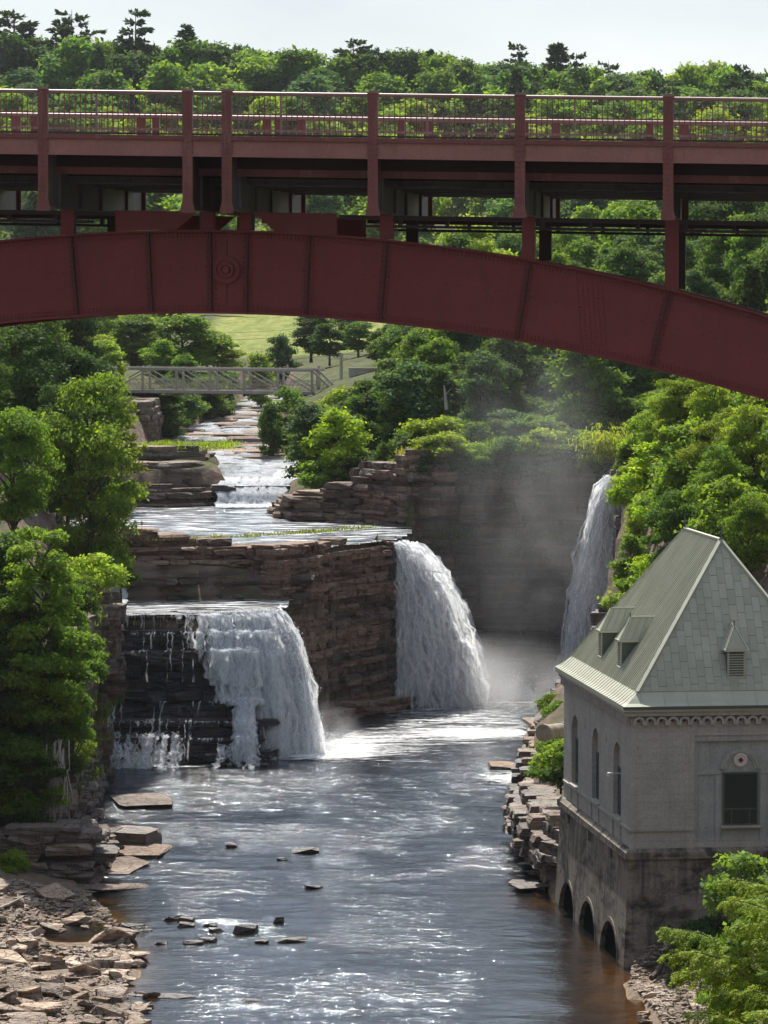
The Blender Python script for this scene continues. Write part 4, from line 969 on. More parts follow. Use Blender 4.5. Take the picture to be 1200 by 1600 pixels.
# cornice: corbel arches with red diamonds on the front, dentils on the river side
frust(MB(), .26, .26, 11.88, 12.1).build('cornice', M['trim'], ph)
cb = MB(); n = 8; w = .545
for i in range(n):
    a0, a1 = math.pi*i/n, math.pi*(i+1)/n
    p = [(r*math.cos(a), -.24, r*math.sin(a)*.95) for r, a in ((.15, a0), (.15, a1), (.27, a1), (.27, a0))]
    cb.hexa(p + [(x, -.002, z) for x, y, z in p])
for s in (-1, 1): cb.box((s*.21-.062, -.24, -.16), (s*.21+.062, -.002, 0.0))
cbm = cb.mesh('corbel_arch'); cbm.materials.append(M['trim'])
dm = MB().add([(0,-.012,-.085),(.075,-.012,0),(0,-.012,.085),(-.075,-.012,0),(0,0,-.085),(.075,0,0),(0,0,.085),(-.075,0,0)], [(0,1,2,3),(0,1,5,4),(1,2,6,5),(2,3,7,6),(3,0,4,7)]).mesh('diamond_tile'); dm.materials.append(M['tile_red'])
i = 0
while .35 + i*w < PW-.1:
    o = link_mesh('corbel_arch', cbm, None, ph); o.location = (.35+i*w, 0, 11.6); d = link_mesh('diamond_tile', dm, None, o); d.location = (0, -.004, .03); i += 1
den = MB().box((-.24, -.11, -.19), (-.002, .11, .19)).mesh('dentil'); den.materials.append(M['trim'])
for i in range(int((PL-.3)/.44)):
    o = link_mesh('dentil', den, None, ph); o.location = (0, .3+i*.44, 11.68)
# roof
EO, EI, ZE, ZF, ZR, RX, R0, R1 = .40, .36, 12.34, 12.94, 19.8, PW/2, 4.9, PL-5.2
roof = MB()
roof.add([(-EO,-EO,ZE-.24),(PW+EO,-EO,ZE-.24),(PW+EO,PL+EO,ZE-.24),(-EO,PL+EO,ZE-.24)], [(0,3,2,1)])
lev = [(EO, ZE-.24), (EO, ZE), (EO-.22, ZE+.13), (EO-.45, ZE+.34), (-EI, ZF)]
for (o0, z0), (o1, z1) in zip(lev, lev[1:]):
    a = [(-o0,-o0,z0),(PW+o0,-o0,z0),(PW+o0,PL+o0,z0),(-o0,PL+o0,z0)]; b = [(-o1,-o1,z1),(PW+o1,-o1,z1),(PW+o1,PL+o1,z1),(-o1,PL+o1,z1)]
    roof.add(a+b, [(i, (i+1) % 4, 4+(i+1) % 4, 4+i) for i in range(4)])
roof.add([(EI,EI,ZF),(PW-EI,EI,ZF),(PW-EI,PL-EI,ZF),(EI,PL-EI,ZF),(RX,R0,ZR),(RX,R1,ZR)], [(0,1,4),(1,2,5,4),(2,3,5),(3,0,4,5)])
ro = roof.build('roof', M['roof'], ph)
MB().box((-EO-.05, -EO-.06, ZE-.13), (PW+EO+.05, -EO-.003, ZE+.01)).build('gutter', M['dark_green'], ph)
SLX = (ZR-ZF)/(RX-EI); SLY = (ZR-ZF)/(R0-EI); SLB = (ZR-ZF)/(PL-EI-R1)
y = EI + .2; n = 0
nl = Vector((-SLX, 0, 1)).normalized()
while y < PL-EI-.1:
    xt = EI + (RX-EI)*min(1, (y-EI)/(R0-EI), (PL-EI-y)/(PL-EI-R1))
    if xt > EI+.1: MB().bar(Vector((EI, y, ZF))+nl*.028, Vector((xt, y, ZF+(xt-EI)*SLX))+nl*.028, .045, .05, (nl.x, nl.y, nl.z)).build('standing_seam', M['seam'], ro)
    y += .36
for a, b in (((EI,EI,ZF),(RX,R0,ZR)), ((RX,R0,ZR),(RX,R1,ZR)), ((PW-EI,EI,ZF),(RX,R0,ZR)), ((EI,PL-EI,ZF),(RX,R1,ZR))):
    MB().bar(Vector(a)+Vector((0,-.02,.04)), Vector(b)+Vector((0,-.02,.04)), .2, .1).build('roof_hip_cap', M['seam'], ro)
for i in range(1, 32):   # seams of the flared eave
    y = i*.6
    if y < PL+.1: 
        s = MB()
        for (o0, z0), (o1, z1) in zip(lev[1:], lev[2:]): s.bar((-o0, y, z0+.012), (-o1, y, z1+.012), .03, .03)
        s.build('eave_seam', M['seam'], ro)
for i in range(10):
    x = .5+i*1.1; s = MB()
    for (o0, z0), (o1, z1) in zip(lev[1:], lev[2:]): s.bar((x, -o0, z0+.012), (x, -o1, z1+.012), .025, .025)
    if x < PW: s.build('eave_seam', M['seam'], ro)
def clip(poly, f):
    out = []
    for i in range(len(poly)):
        a, b = poly[i], poly[(i+1) % len(poly)]; fa, fb = f(a), f(b)
        if fa >= 0: out.append(a)
        if fa*fb < 0: t_ = fa/(fa-fb); out.append((a[0]+(b[0]-a[0])*t_, a[1]+(b[1]-a[1])*t_))
    return out
nf = Vector((0, -SLY, 1)).normalized(); kx = (RX-EI)/(R0-EI)
pw_, py_ = .385, .47; col = 0; x = EI - .1
while x < PW-EI:
    yy = EI - (py_*.5 if col % 2 else 0) - rng.uniform(0, .08)
    while yy < R0:
        g = .009; poly = [(x+g, yy+g), (x+pw_-g, yy+g), (x+pw_-g, yy+py_-g), (x+g, yy+py_-g)]
        for f in (lambda p: p[1]-EI-.02, lambda p: (p[0]-EI-.1)-kx*(p[1]-EI), lambda p: (PW-EI-.1-p[0])-kx*(p[1]-EI)):
            poly = clip(poly, f)
            if len(poly) < 3: break
        if len(poly) >= 3:
            ar = abs(sum(poly[i][0]*poly[(i+1) % len(poly)][1]-poly[(i+1) % len(poly)][0]*poly[i][1] for i in range(len(poly))))/2
            if ar > .004:
                h = .026 + rng.uniform(-.003, .004)
                MB().prism(poly, .004, h, lambda a, b, d: tuple(Vector((a, b, ZF+(b-EI)*SLY))+nf*d)).build('roof_panel', M['roof'], ro)
        yy += py_
    x += pw_; col += 1
def dormer(loc, rz):
    d = bpy.data.objects.new('dormer', None); COL.objects.link(d); d.parent = ph; d.location = loc; d.rotation_euler = (0, 0, rz)
    w = .42
    # front faces local -y; the body runs back into the roof slope
    MB().box((-w, 0, 0), (w, 2.0, 1.22)).build('dormer_body', M['dark_green'], d)
    for i in range(9): 
        l = MB().box((-w+.07, -.03, 0), (w-.07, .0, .05)).build('louvre', M['roof'], d); l.location = (0, -.005, .1+i*.118); l.rotation_euler = (R(-25), 0, 0)
    for s in (-1, 1): MB().box((s*(w-.03)-.045, -.05, -.02), (s*(w-.03)+.045, -.002, 1.2)).build('corner_trim', M['seam'], d)
    MB().box((-w-.05, -.09, -.08), (w+.05, .05, -.005)).build('dormer_sill', M['seam'], d)
    MB().box((-w-.16, -.17, 1.223), (w+.16, 1.2, 1.33)).build('dormer_eave', M['seam'], d)
    e = w+.1
    MB().add([(-e,-.11,1.335),(e,-.11,1.335),(e,1.2,1.335),(-e,1.2,1.335),(0,.5,2.4),(0,1.8,2.4)], [(0,1,4),(1,2,5,4),(2,3,5),(3,0,4,5)]).build('dormer_roof', M['roof'], d)
    for sx in (-1, 1):
        for f_ in (.2, .45, .7): MB().bar((sx*e*1.0+sx*.01, -.11+1.31*f_, 1.345), (sx*.03, lerp(.5, 1.8, f_)-.04, 2.4), .03, .03).build('dormer_seam', M['seam'], d)
        MB().bar((sx*e, -.12, 1.35), (0, .5, 2.42), .06, .05).build('dormer_hip', M['seam'], d)
    MB().bar((0, .46, 2.42), (0, 1.8, 2.42), .07, .06).build('dormer_ridge', M['seam'], d)
    MB().lathe([(.04, 0), (.05, .05), (.02, .1), (.045, .16), (0, .24)], (0, .5, 2.42), 8).build('dormer_finial', M['dark_green'], d)
for y in (7.1, 12.4): dormer((EI+.42, y, ZF+.42*SLX), R(-90))
dormer((RX-.1, EI+.42, ZF+.42*SLY), 0)
for y in (R0, R1): MB().lathe([(.1, -.1), (.1, .1), (.05, .14), (.05, .35), (.09, .4), (.04, .46), (.03, .7), (0, .85)], (RX, y, ZR), 10).build('roof_finial', M['dark_green'], ph)

# outfall pipe beyond the powerhouse
M['pipe'] = simple_mat('rusty_grey_pipe', (.16, .13, .09), (.36, .31, .23), 2.5, .7, .4, .03)
a = W(849,1145,201.0); b = W(912,1136,206.5); pp = MB(); pp.tube([a, a.lerp(b, .5), b], .40, 20, False); pp.tube([b, a.lerp(b, .5), a], .33, 20, False)
pipe = thing('outfall_pipe', 'wide rust-stained pipe jutting left behind the powerhouse corner', 'pipe')
pp.build('pipe_shell', M['pipe'], pipe, True)
fl_ = MB(); fl_.tube([a, a.lerp(b, .035)], .45, 20); fl_.build('pipe_flange', M['pipe'], pipe); MB().tube([a.lerp(b, .1), a.lerp(b, .12)], .33, 16).build('pipe_shade_disc', M['shade_black'], pipe)  # the black disc paints the shade inside the pipe
MB().tube([a.lerp(b, .42), a.lerp(b, .46)], .44, 20).build('pipe_joint', M['pipe'], pipe)
MB().box((b.x-1.0, b.y-.6, gz(b.x, b.y)-1), (b.x-.2, b.y+.6, b.z-.42)).build('pipe_pier', M['base'], pipe)

# ------------------------------------------------------------------ red arch bridge
def paint(name, c0, c1, wear, wamt, rough=.6):
    t = NT(name); n = t.noise(t.pos(), .8, 6, .65); c = t.ramp(n, [(.3, c0), (.7, c1)])
    s = t.noise(t.pos((2.5, 2.5, .5)), 1.0, 6, .7, .3); c = t.mix(t.maprange(s, .54, .70, 0, wamt), c, wear)
    rs = t.noise(t.pos((5, 5, .35)), 1.0, 5, .7, .2); c = t.mix(t.maprange(rs, .62, .76, 0, .55), c, (c0[0]*.45, c0[1]*.6, c0[2]*.6))
    ch = t.noise(t.pos(), 5.0, 5, .75); c = t.mix(t.maprange(ch, .68, .74, 0, .5), c, (c1[0]*1.6+.05, c1[1]*1.8+.05, c1[2]*1.8+.04))
    fn = t.noise(t.pos(), 14, 4, .7); c = t.mix(1.0, c, t.ramp(fn, [(.3, .85), (.7, 1.12)]), 'MULTIPLY')
    return t.done(t.principled(c, rough, t.bump(fn, .25, .01), .35))
M['rib'] = paint('maroon_paint', (.155, .025, .027), (.205, .035, .033), (.12, .025, .028), .6, .55)
M['red'] = paint('red_paint', (.155, .045, .040), (.21, .066, .056), (.30, .15, .12), .5, .5)
M['fascia'] = paint('faded_red_paint', (.25, .105, .085), (.33, .15, .12), (.20, .085, .07), .55, .6)
M['steel'] = paint('dark_steel', (.035, .02, .022), (.055, .03, .03), (.03, .02, .02), .4)
M['girder'] = paint('grey_green_paint', (.085, .085, .078), (.15, .147, .135), (.045, .042, .04), .7)
M['rail'] = paint('worn_pink_rail', (.22, .12, .10), (.31, .19, .165), (.22, .09, .075), .5, .5)
M['deck'] = simple_mat('road_concrete', (.12, .115, .11), (.2, .19, .18), 1.5)
GR = .017
br = thing('arch_bridge', 'dark red riveted steel arch bridge spanning the whole gorge', 'bridge', (0, 98, CAM_Z), R(-6))
def gp_(x, d, z): return (x, d, z-GR*x)
def bbox(mb, x0, x1, d0, d1, z0, z1):
    return mb.hexa([gp_(x0,d0,z0), gp_(x1,d0,z0), gp_(x1,d1,z0), gp_(x0,d1,z0), gp_(x0,d0,z1), gp_(x1,d0,z1), gp_(x1,d1,z1), gp_(x0,d1,z1)])
XC = -4.53
POSTS = [-.279+3.745*k for k in range(-1, 9)] + [-5.04-3.745*k for k in range(0, 8)]; POSTS.sort()
X0, X1 = POSTS[0]-1.5, POSTS[-1]+1.5
# deck, fascia and flanges
bbox(MB(), X0, X1, .12, 14.88, 3.42, 3.68).build('deck_slab', M['deck'], br)
bbox(MB(), X0, X1, .3, 2.2, 3.683, 3.8).build('sidewalk', M['deck'], br)
MB_rail = MB().box((-.5, -.05, -.05), (.5, .05, .05))
for d, sgn in ((0.0, -1), (15.0, 1)):
    for a, b in zip(POSTS, POSTS[1:]):
        x0, x1 = a+.13, b-.13
        y0 = d-.05; y1 = d+.05
        f = bbox(MB(), x0, x1, y0, y1, 3.27, 3.69).build('fascia_panel', M['fascia'], br)
        bbox(MB(), x0, x1, min(d, d+sgn*.14), max(d, d+sgn*.14), 3.693, 3.73).build('fascia_flange', M['red'], br)
        bbox(MB(), x0, x1, min(d, d+sgn*.08), max(d, d+sgn*.08), 3.735, 3.80).build('kerb_angle', M['red'], br)
        bbox(MB(), x0, x1, min(d+sgn*.052, d+sgn*.1), max(d+sgn*.052, d+sgn*.1), 3.27, 3.31).build('fascia_lip', M['fascia'], br)
        bbox(MB(), x0, x1, d-.03, d+.03, 3.815, 3.86).build('bottom_rail', M['steel'], br)
        MB().tube([gp_(x0-.02, d, 4.885), gp_(x1+.02, d, 4.885)], .052, 8).build('top_rail', M['rail'], br)
        if x1-x0 > 2:
            for k in (.34, .93): bbox(MB(), lerp(x0, x1, k)-.1, lerp(x0, x1, k)+.1, d-.12, d-.082, 3.72, 3.79).build('flange_clip', M['red'], br)
bal = MB().box((-.011, -.011, 0), (.011, .011, .99)).mesh('baluster'); bal.materials.append(M['red'])
bal2 = MB().box((-.026, -.026, 0), (.026, .026, .99)).mesh('mid_baluster'); bal2.materials.append(M['rail'])
near = []; rest = MB()
for d in (0.0, 15.0):
    for a, b in zip(POSTS, POSTS[1:]):
        n = max(2, round((b-a-.3)/.145)); 
        for k in range(n):
            x = a+.2+(b-a-.4)*(k+.5)/n; thick = (k == n*36//100) and n > 12
            if d == 0 and -15.5 < x < 14: near.append((x, thick))
            else: rest.box((x-.011, d-.011, 3.86-GR*x), (x+.011, d+.011, 4.85-GR*x))
for x, th in near:
    o = link_mesh('baluster', bal2 if th else bal, None, br); o.location = gp_(x, 0, 3.86)
o = rest.build('distant_balusters', M['red'], br); o['kind'] = 'stuff'
# hanging posts with caps and rivets
rv = MB().lathe([(.017, 0), (.013, .012), (.0, .016)], (0, 0, 0), 6).mesh('rivet')
def rivets(name, spots, parent, mat, scale=1.0):
    """spots: (x, d, z) on faces that look towards -d"""
    V = []; F = []; base_v = [(v.co.x*scale, -v.co.z*scale, v.co.y*scale) for v in rv.vertices]; fs = [tuple(p.vertices) for p in rv.polygons]
    for x, d, z in spots:
        n = len(V); V += [(x+a, d+b, z+c) for a, b, c in base_v]; F += [tuple(n+i for i in f) for f in fs]
    me = bpy.data.meshes.new(name); me.from_pydata(V, [], F); o = link_mesh(name, me, mat, parent); o['kind'] = 'stuff'; return o
pm = MB(); pm.box((-.13, -.10, 1.9), (-.045, .02, 4.93)); pm.box((.045, -.10, 1.9), (.13, .02, 4.93)); pm.box((-.044, -.085, 1.9), (.044, .015, 4.93))
pm = pm.mesh('post'); pm.materials.append(M['red'])
pcap = MB(); pcap.box((-.145, -.12, 4.933), (.145, .04, 4.96)); pcap.box((-.11, -.09, 4.963), (.11, .02, 5.0)); pcap = pcap.mesh('post_cap'); pcap.materials.append(M['rail'])
pft = MB(); pft.prism([(-.18, 1.83), (.18, 1.83), (.18, 1.95), (.135, 2.1), (-.135, 2.1), (-.18, 1.95)], -.125, -.102, lambda a, b, d: (a, d, b)); pft = pft.mesh('post_foot'); pft.materials.append(M['red'])
prv = rivets('tmp', [(s*.09, -.10, z) for s in (-1, 1) for z in np.arange(1.95, 4.9, .13)] + [(0, -.085, z) for z in np.arange(2.2, 4.9, .13)] + [(s*.13, -.125, z) for s in (-1, 1) for z in (1.88, 1.97)], None, M['red'], 1.25)
prm = prv.data; bpy.data.objects.remove(prv)
for d in (0.0, 15.0):
    for x in POSTS:
        o = link_mesh('post', pm, None, br); o.location = (x, d, -GR*x)
        if d: o.rotation_euler = (0, 0, math.pi)
        link_mesh('post_cap', pcap, None, o); link_mesh('post_foot', pft, None, o)
        if d == 0 and abs(x) < 16: r_ = link_mesh('post_rivets', prm, None, o); r_['kind'] = 'stuff'
# stringers
for i, d in enumerate((1.7, 3.4, 5.2, 7.0, 8.8, 10.4, 12.0, 13.5)):
    zb = 2.86 if i == 0 else 2.66
    s = bbox(MB(), X0, X1, d-.02, d+.02, zb+.16, 3.41); s = s.build('stringer', M['steel'] if i < 2 else M['girder'], br); bbox(MB(), X0, X1, d-.12, d+.12, zb-.03, zb+.158 if i == 0 else zb+.02).build('stringer_flange', M['red'] if i == 0 else M['girder'], s)  # outer webs dark: shade under the deck put into their colour
    if i: bbox(MB(), X0, X1, d-.021, d+.021, zb+.021, zb+.159).build('stringer_web', M['girder'], s)
# floor beams with stiffeners
for x in POSTS:
    f = bbox(MB(), x-.02, x+.02, .16, 14.84, 1.97, 3.40); bbox(f, x-.14, x+.14, .16, 14.84, 1.92, 1.968); f = f.build('floor_beam', M['girder'], br)
    for d in (1.9, 5.0, 8.0, 12.2): bbox(MB(), x+.022, x+.09, d-.05, d+.05, 1.99, 3.38).build('beam_stiffener', M['girder'], f)
# ribs
KA = .0099
def rz(x, top): return (1.453 if top else -.757) - KA*(x-XC)**2
def xu_rib(u): return ((u-600)*101.38-6000*.355)/(5967+.1045*(u-600))
for ri, d in enumerate((3.4, 10.4)):
    rib = bpy.data.objects.new('arch_rib', None); COL.objects.link(rib); rib.parent = br
    xs = np.linspace(XC-31, XC+31, 63); web = MB(); tf = MB(); bf = MB()
    for a, b in zip(xs, xs[1:]):
        def h(mb, z0a, z1a, z0b, z1b, d0, d1):
            mb.hexa([gp_(a,d0,z0a), gp_(b,d0,z0b), gp_(b,d1,z0b), gp_(a,d1,z0a), gp_(a,d0,z1a), gp_(b,d0,z1b), gp_(b,d1,z1b), gp_(a,d1,z1a)])
        h(web, rz(a,0)+.05, rz(a,1)-.05, rz(b,0)+.05, rz(b,1)-.05, d-.04, d+.04)
        h(tf, rz(a,1)-.049, rz(a,1), rz(b,1)-.049, rz(b,1), d-.26, d+.26); h(bf, rz(a,0), rz(a,0)+.049, rz(b,0), rz(b,0)+.049, d-.26, d+.26)
        h(tf, rz(a,1)-.24, rz(a,1)-.05, rz(b,1)-.24, rz(b,1)-.05, d-.075, d-.041); h(bf, rz(a,0)+.05, rz(a,0)+.24, rz(b,0)+.05, rz(b,0)+.24, d-.075, d-.041)
    web.build('web_plate', M['rib'], rib); tf.build('top_flange', M['rib'], rib); bf.build('bottom_flange', M['rib'], rib)
    us = [119, 237, 331.5, 388, 483, 601, 819, 1032]; sx = [xu_rib(u) for u in us]; sx = [sx[0]-3.75*k for k in range(7, 0, -1)] + sx + [sx[-1]+3.745*k for k in range(1, 6)]
    spots = []
    for x in sx:
        sl = -2*KA*(x-XC); dz_ = 2.1; dx_ = -sl*dz_/(1+sl*sl)   # stands square to the curve
        xb, xt = x+dx_*.5*-1, x+dx_*.5*1; xb, xt = x+sl*1.05, x-sl*1.05
        for s in (-.055,):
            st_ = MB(); st_.bar(gp_(xb, d-.13, rz(xb,0)+.06), gp_(xt, d-.13, rz(xt,1)-.06), .035, .17, (0, 1, 0)); st_.build('web_stiffener', M['rib'] if ri else M['steel'], rib)
        if ri == 0 and -15 < x < 13:
            for k in range(15):
                t_ = (k+.8)/16; zz = lerp(rz(xb,0), rz(xt,1), t_); xx = lerp(xb, xt, t_); spots += [(xx-.11, d-.041, zz-GR*xx), (xx+.11, d-.041, zz-GR*xx)]
    if ri == 0:
        for x in np.arange(-15, 13, .105):
            for o_ in (.11, .19): spots += [(x, d-.076, rz(x,1)-o_-GR*x), (x+.05, d-.076, rz(x,0)+o_-GR*x)]
        for x in np.arange(-15, 13, .32): spots.append((x, d-.041, lerp(rz(x,0), rz(x,1), .55)-GR*x))
        x5 = xu_rib(928)
        for i in range(6):
            for j in range(17): xx = x5+(i-2.5)*.13; spots.append((xx-.06*j*.12, d-.041, lerp(rz(xx,0), rz(xx,1), .14+j*.046)-GR*xx))
        rivets('rib_rivets', spots, rib, M['rib'], 1.7)
        # crown pin
        zc = .40; pin = bpy.data.objects.new('crown_pin', None); COL.objects.link(pin); pin.parent = rib; pin.location = gp_(XC, d-.05, zc)
        def disc(r0, r1, t0, nm):
            o = MB().lathe([(r0, 0), (r1, 0), (r1, t0), (r0, t0), (r0, 0)], (0, 0, 0), 28).build(nm, M['rib'], pin); o.rotation_euler = (R(90), 0, 0); return o
        disc(0.0, .38, .06, 'pin_plate'); disc(.27, .35, .13, 'pin_ring'); disc(.13, .20, .16, 'pin_collar'); disc(0.0, .09, .22, 'pin_bolt')
        bbox(MB(), XC-.012, XC+.012, d-.06, d-.041, zc+.38, 1.2).build('crown_joint', M['steel'], rib); bbox(MB(), XC-.01, XC+.01, d-.06, d-.041, -.5, zc-.38).build('crown_joint', M['steel'], rib)
        spots = [(XC+.32*math.cos(a), d-.08, zc-GR*XC+.32*math.sin(a)) for a in np.linspace(0, 6.28, 13)[:-1]]; rivets('pin_rivets', spots, pin, M['rib']).location = -pin.location
    # spandrel columns
    for x in POSTS:
        zt = rz(x, 1)
        if 1.92-zt > .35 and abs(x-XC) < 31:
            c = MB(); bbox(c, x-.17, x-.10, d-.2, d+.2, zt+.002, 1.918); bbox(c, x+.10, x+.17, d-.2, d+.2, zt+.002, 1.918); bbox(c, x-.10, x+.10, d-.19, d-.16, zt+.002, 1.918); bbox(c, x-.10, x+.10, d+.16, d+.19, zt+.002, 1.918)
            c.build('spandrel_column', M['rib'] if ri == 0 else M['steel'], rib)
    for s in (-1, 1):
        bbox(MB(), *sorted((XC+s*.42, XC+s*.72)), d-.15, d+.15, 1.46, 1.918).build('crown_column', M['steel'], rib)
        # gusset plate beside the crown
        pts = [(XC+s*.75, 1.93), (XC+s*2.95, 1.93), (XC+s*2.95, rz(XC+2.95,1)+.01), (XC+s*1.3, rz(XC+1.3,1)+.01)]
        MB().prism(pts, d-.24, d-.20, lambda a, b, q: gp_(a, q, b)).build('gusset_plate', M['rib'], rib)
        # longitudinal struts between the columns
        xa = XC+s*2.98; xb = XC+s*29; x0, x1 = sorted((xa, xb))
        st_ = bbox(MB(), x0, x1, d-.12, d+.12, 1.79, 1.90); bbox(st_, x0, x1, d-.14, d+.14, 1.84, 1.87); st_.build('strut', M['steel'], rib)
        st_ = bbox(MB(), XC+3.6 if s > 0 else x0, x1 if s > 0 else XC-3.6, d-.12, d+.12, 1.58, 1.65)
        for k in np.arange(1.0, 25, 1.25): x = XC+s*(3.6+k); bbox(st_, x-.05, x+.05, d-.1, d+.1, 1.652, 1.788)
        st_.build('strut', M['steel'], rib)
# cross frames between the ribs
for x in [p for p in POSTS if abs(p-XC) < 30]:
    z0, z1 = rz(x,0)+.2, rz(x,1)-.2; cf = MB(); cf.bar(gp_(x,3.5,z0), gp_(x,10.3,z1), .1); cf.bar(gp_(x+.11,3.5,z1), gp_(x+.11,10.3,z0), .1); cf.build('cross_frame', M['steel'], br)
# guard rail along the pavement
gposts = [xx for xx in np.arange(-26, 26, 3.24)]
grl = MB(); grl.tube([gp_(X0,2.6,4.40), gp_(X1,2.6,4.40)], .045, 8); grl.build('guard_rail', M['rail'], br)
grl = bbox(MB(), X0, X1, 2.52, 2.56, 4.02, 4.08); grl.build('guard_rail', M['rail'], br)
gpm = MB(); gpm.box((-.09, -.07, 3.69), (.09, .07, 4.38)); gpm.box((-.05, -.09, 4.382), (.05, .05, 4.46)); gpm = gpm.mesh('guard_rail_post'); gpm.materials.append(M['red'])
for x in gposts: o = link_mesh('guard_rail_post', gpm, None, br); o.location = (x+.25, 2.7, -GR*x)
grl = bbox(MB(), X0, X1, 14.5, 14.56, 4.86, 5.0); bbox(grl, X0, X1, 14.44, 14.5, 4.90, 4.95); grl.build('far_guard_rail', M['red'], br)
# abutments on both banks
for s in (-1, 1):
    xa = XC+s*30.6; ab = MB(); bbox(ab, *sorted((xa, xa+s*5)), 1.5, 13.5, -34, rz(xa,1)+.8); bbox(ab, *sorted((xa+s*2, xa+s*5)), .2, 14.8, rz(xa,1)+.803, 3.41); ab.build('abutment', M['wall'], br)

# ------------------------------------------------------------------ small truss bridge upstream
M['truss'] = paint('grey_tan_paint', (.27, .245, .215), (.39, .36, .32), (.20, .155, .12), .5)
M['plank'] = simple_mat('timber_deck', (.12, .09, .07), (.22, .18, .14), 2.0)
tb = thing('truss_bridge', 'small pale grey pony truss bridge crossing the upper stream', 'bridge', (XU(521,400), 400, 21.25), R(-6))
TG = -.008
def tp_(x, d, z): return (x, d, z+TG*x*-1*-1)
PX = [-2.25-3.57*k for k in range(12)]; TW = 4.6; TH = 2.15; EL = PX[-1]-2.2
db = MB(); db.hexa([tp_(EL,.1,-.42), tp_(.2,.1,-.42), tp_(.2,TW-.1,-.42), tp_(EL,TW-.1,-.42), tp_(EL,.1,-.12), tp_(.2,.1,-.12), tp_(.2,TW-.1,-.12), tp_(EL,TW-.1,-.12)]); db.build('bridge_deck', M['plank'], tb)
for d in (0, TW):
    MB().bar(tp_(EL,d,-.2), tp_(.2,d,-.2), .2, .34).build('bottom_chord', M['truss'], tb)
    MB().bar(tp_(PX[-1],d,TH), tp_(PX[0],d,TH), .3, .28).build('top_chord', M['truss'], tb)
    MB().bar(tp_(PX[0],d,TH), tp_(0,d,0), .22, .2).build('end_post', M['truss'], tb); MB().bar(tp_(PX[-1],d,TH), tp_(EL,d,0), .22, .2).build('end_post', M['truss'], tb)
    for x in PX: MB().bar(tp_(x,d,-.02), tp_(x,d,TH-.14), .24).build('vertical', M['truss'], tb)
    for i, (a, b) in enumerate(zip(PX, PX[1:])):
        p = (a, b) if i < 5 else (b, a)
        MB().bar(tp_(p[0],d+.03,.0), tp_(p[1],d+.03,TH-.1), .12).build('diagonal', M['truss'], tb); MB().bar(tp_(p[0],d-.07,.0), tp_(p[1],d-.07,TH-.1), .05).build('diagonal', M['truss'], tb)
        MB().bar(tp_(p[1],d+.12,.0), tp_(p[0],d+.12,TH-.1), .045).build('counter_brace', M['truss'], tb)
    rl = MB()
    for z in (.12, .55, 1.0): rl.bar(tp_(EL+.5,d+.25,z), tp_(-.4,d+.25,z), .05)
    x = EL+.5
    while x < -.9: rl.bar(tp_(x,d+.25,.12), tp_(x+.45,d+.25,1.0), .03); rl.bar(tp_(x+.45,d+.26,.12), tp_(x,d+.26,1.0), .03); x += .45
    rl.build('railing', M['truss'], tb)
for x in PX: MB().bar(tp_(x,-.2,-.5), tp_(x,TW+.2,-.5), .2, .26).build('cross_beam', M['steel'], tb)
MB().box((-.2, -.6, -6), (2.2, TW+.6, -.45)).build('abutment', M['base'], tb)
MB().box((EL-2, -.6, -6), (EL+.4, TW+.6, -.45)).build('abutment', M['base'], tb)
# utility poles and wires by the small bridge
def pole(u, v0, Y, h, label):
    p = W(u, v0, Y); t_ = thing('utility_pole', label, 'pole', (p.x, Y, p.z-h))
    MB().tube([(0,0,-1.5),(0,0,h*.5),(0,0,h)], [.22,.19,.15], 8).build('pole_shaft', M['pale_bark'], t_)
    MB().box((-.7,-.06,h-.6), (.7,.06,h-.48)).build('cross_arm', M['pale_bark'], t_)
    for x in (-.6, -.2, .6): MB().lathe([(.05,0),(.07,.1),(.03,.2),(0,.22)], (x,0,h-.48), 8).build('insulator', M['tile_white'], t_)
    return p
pA = pole(533, 553, 415, 6.5, 'pale utility pole at the right end of the small truss bridge')
pB = pole(498, 571, 408, 4.5, 'short pale pole just left of the taller pole by the truss bridge')
def wire(a, b, sag, label):
    a = Vector(a); b = Vector(b); pts = [a.lerp(b, i/24) - Vector((0, 0, sag*4*(i/24)*(1-i/24))) for i in range(25)]
    mb = MB(); mb.tube(pts, .022, 5); return tag(mb.build('utility_wire', M['steel']), label, 'wire', 'overhead wires')
wire(W(120,566,470), pA, .8, 'lowest overhead wire running above the truss bridge'); wire(W(300,520,560), W(590,497,470), .6, 'upper overhead wire crossing the lawn')
wire(W(300,531,560), W(590,508,470), .6, 'overhead wire just below the upper one across the lawn'); wire(pA, W(640,540,430), .4, 'short overhead wire from the pale pole to the right')
# concrete wall by the bridge end, road across the lawn, hut by the right bank
rw = thing('retaining_wall', 'low grey concrete wall at the right end of the truss bridge', 'wall', W(545,604,420)); rw.rotation_euler = (0,0,R(-4))
MB().box((0,0,-1.5), (5.4,.5,1.9)).build('wall_body', M['wall'], rw); MB().box((-.05,-.08,1.903), (5.45,.58,2.05)).build('wall_coping', M['trim'], rw)
q = MB()
for xa, xb in zip(np.arange(-60, 40, 5), np.arange(-55, 45, 5)):
    za = [float(land(x, y_)[0])+.35+ (0) for x, y_ in ((xa,604),(xb,604),(xb,611),(xa,611))]; q.add([(xa,604,za[0]+1),(xb,604,za[1]+1),(xb,611,za[2]+1),(xa,611,za[3]+1)], [(0,1,2,3)])
tag(q.build('road', M['deck']), kind='structure')
hut = W(1128, 622, 300); h_ = thing('hut', 'small pale concrete hut half hidden in the right bank trees', 'building', (hut.x, 300, hut.z), R(12))
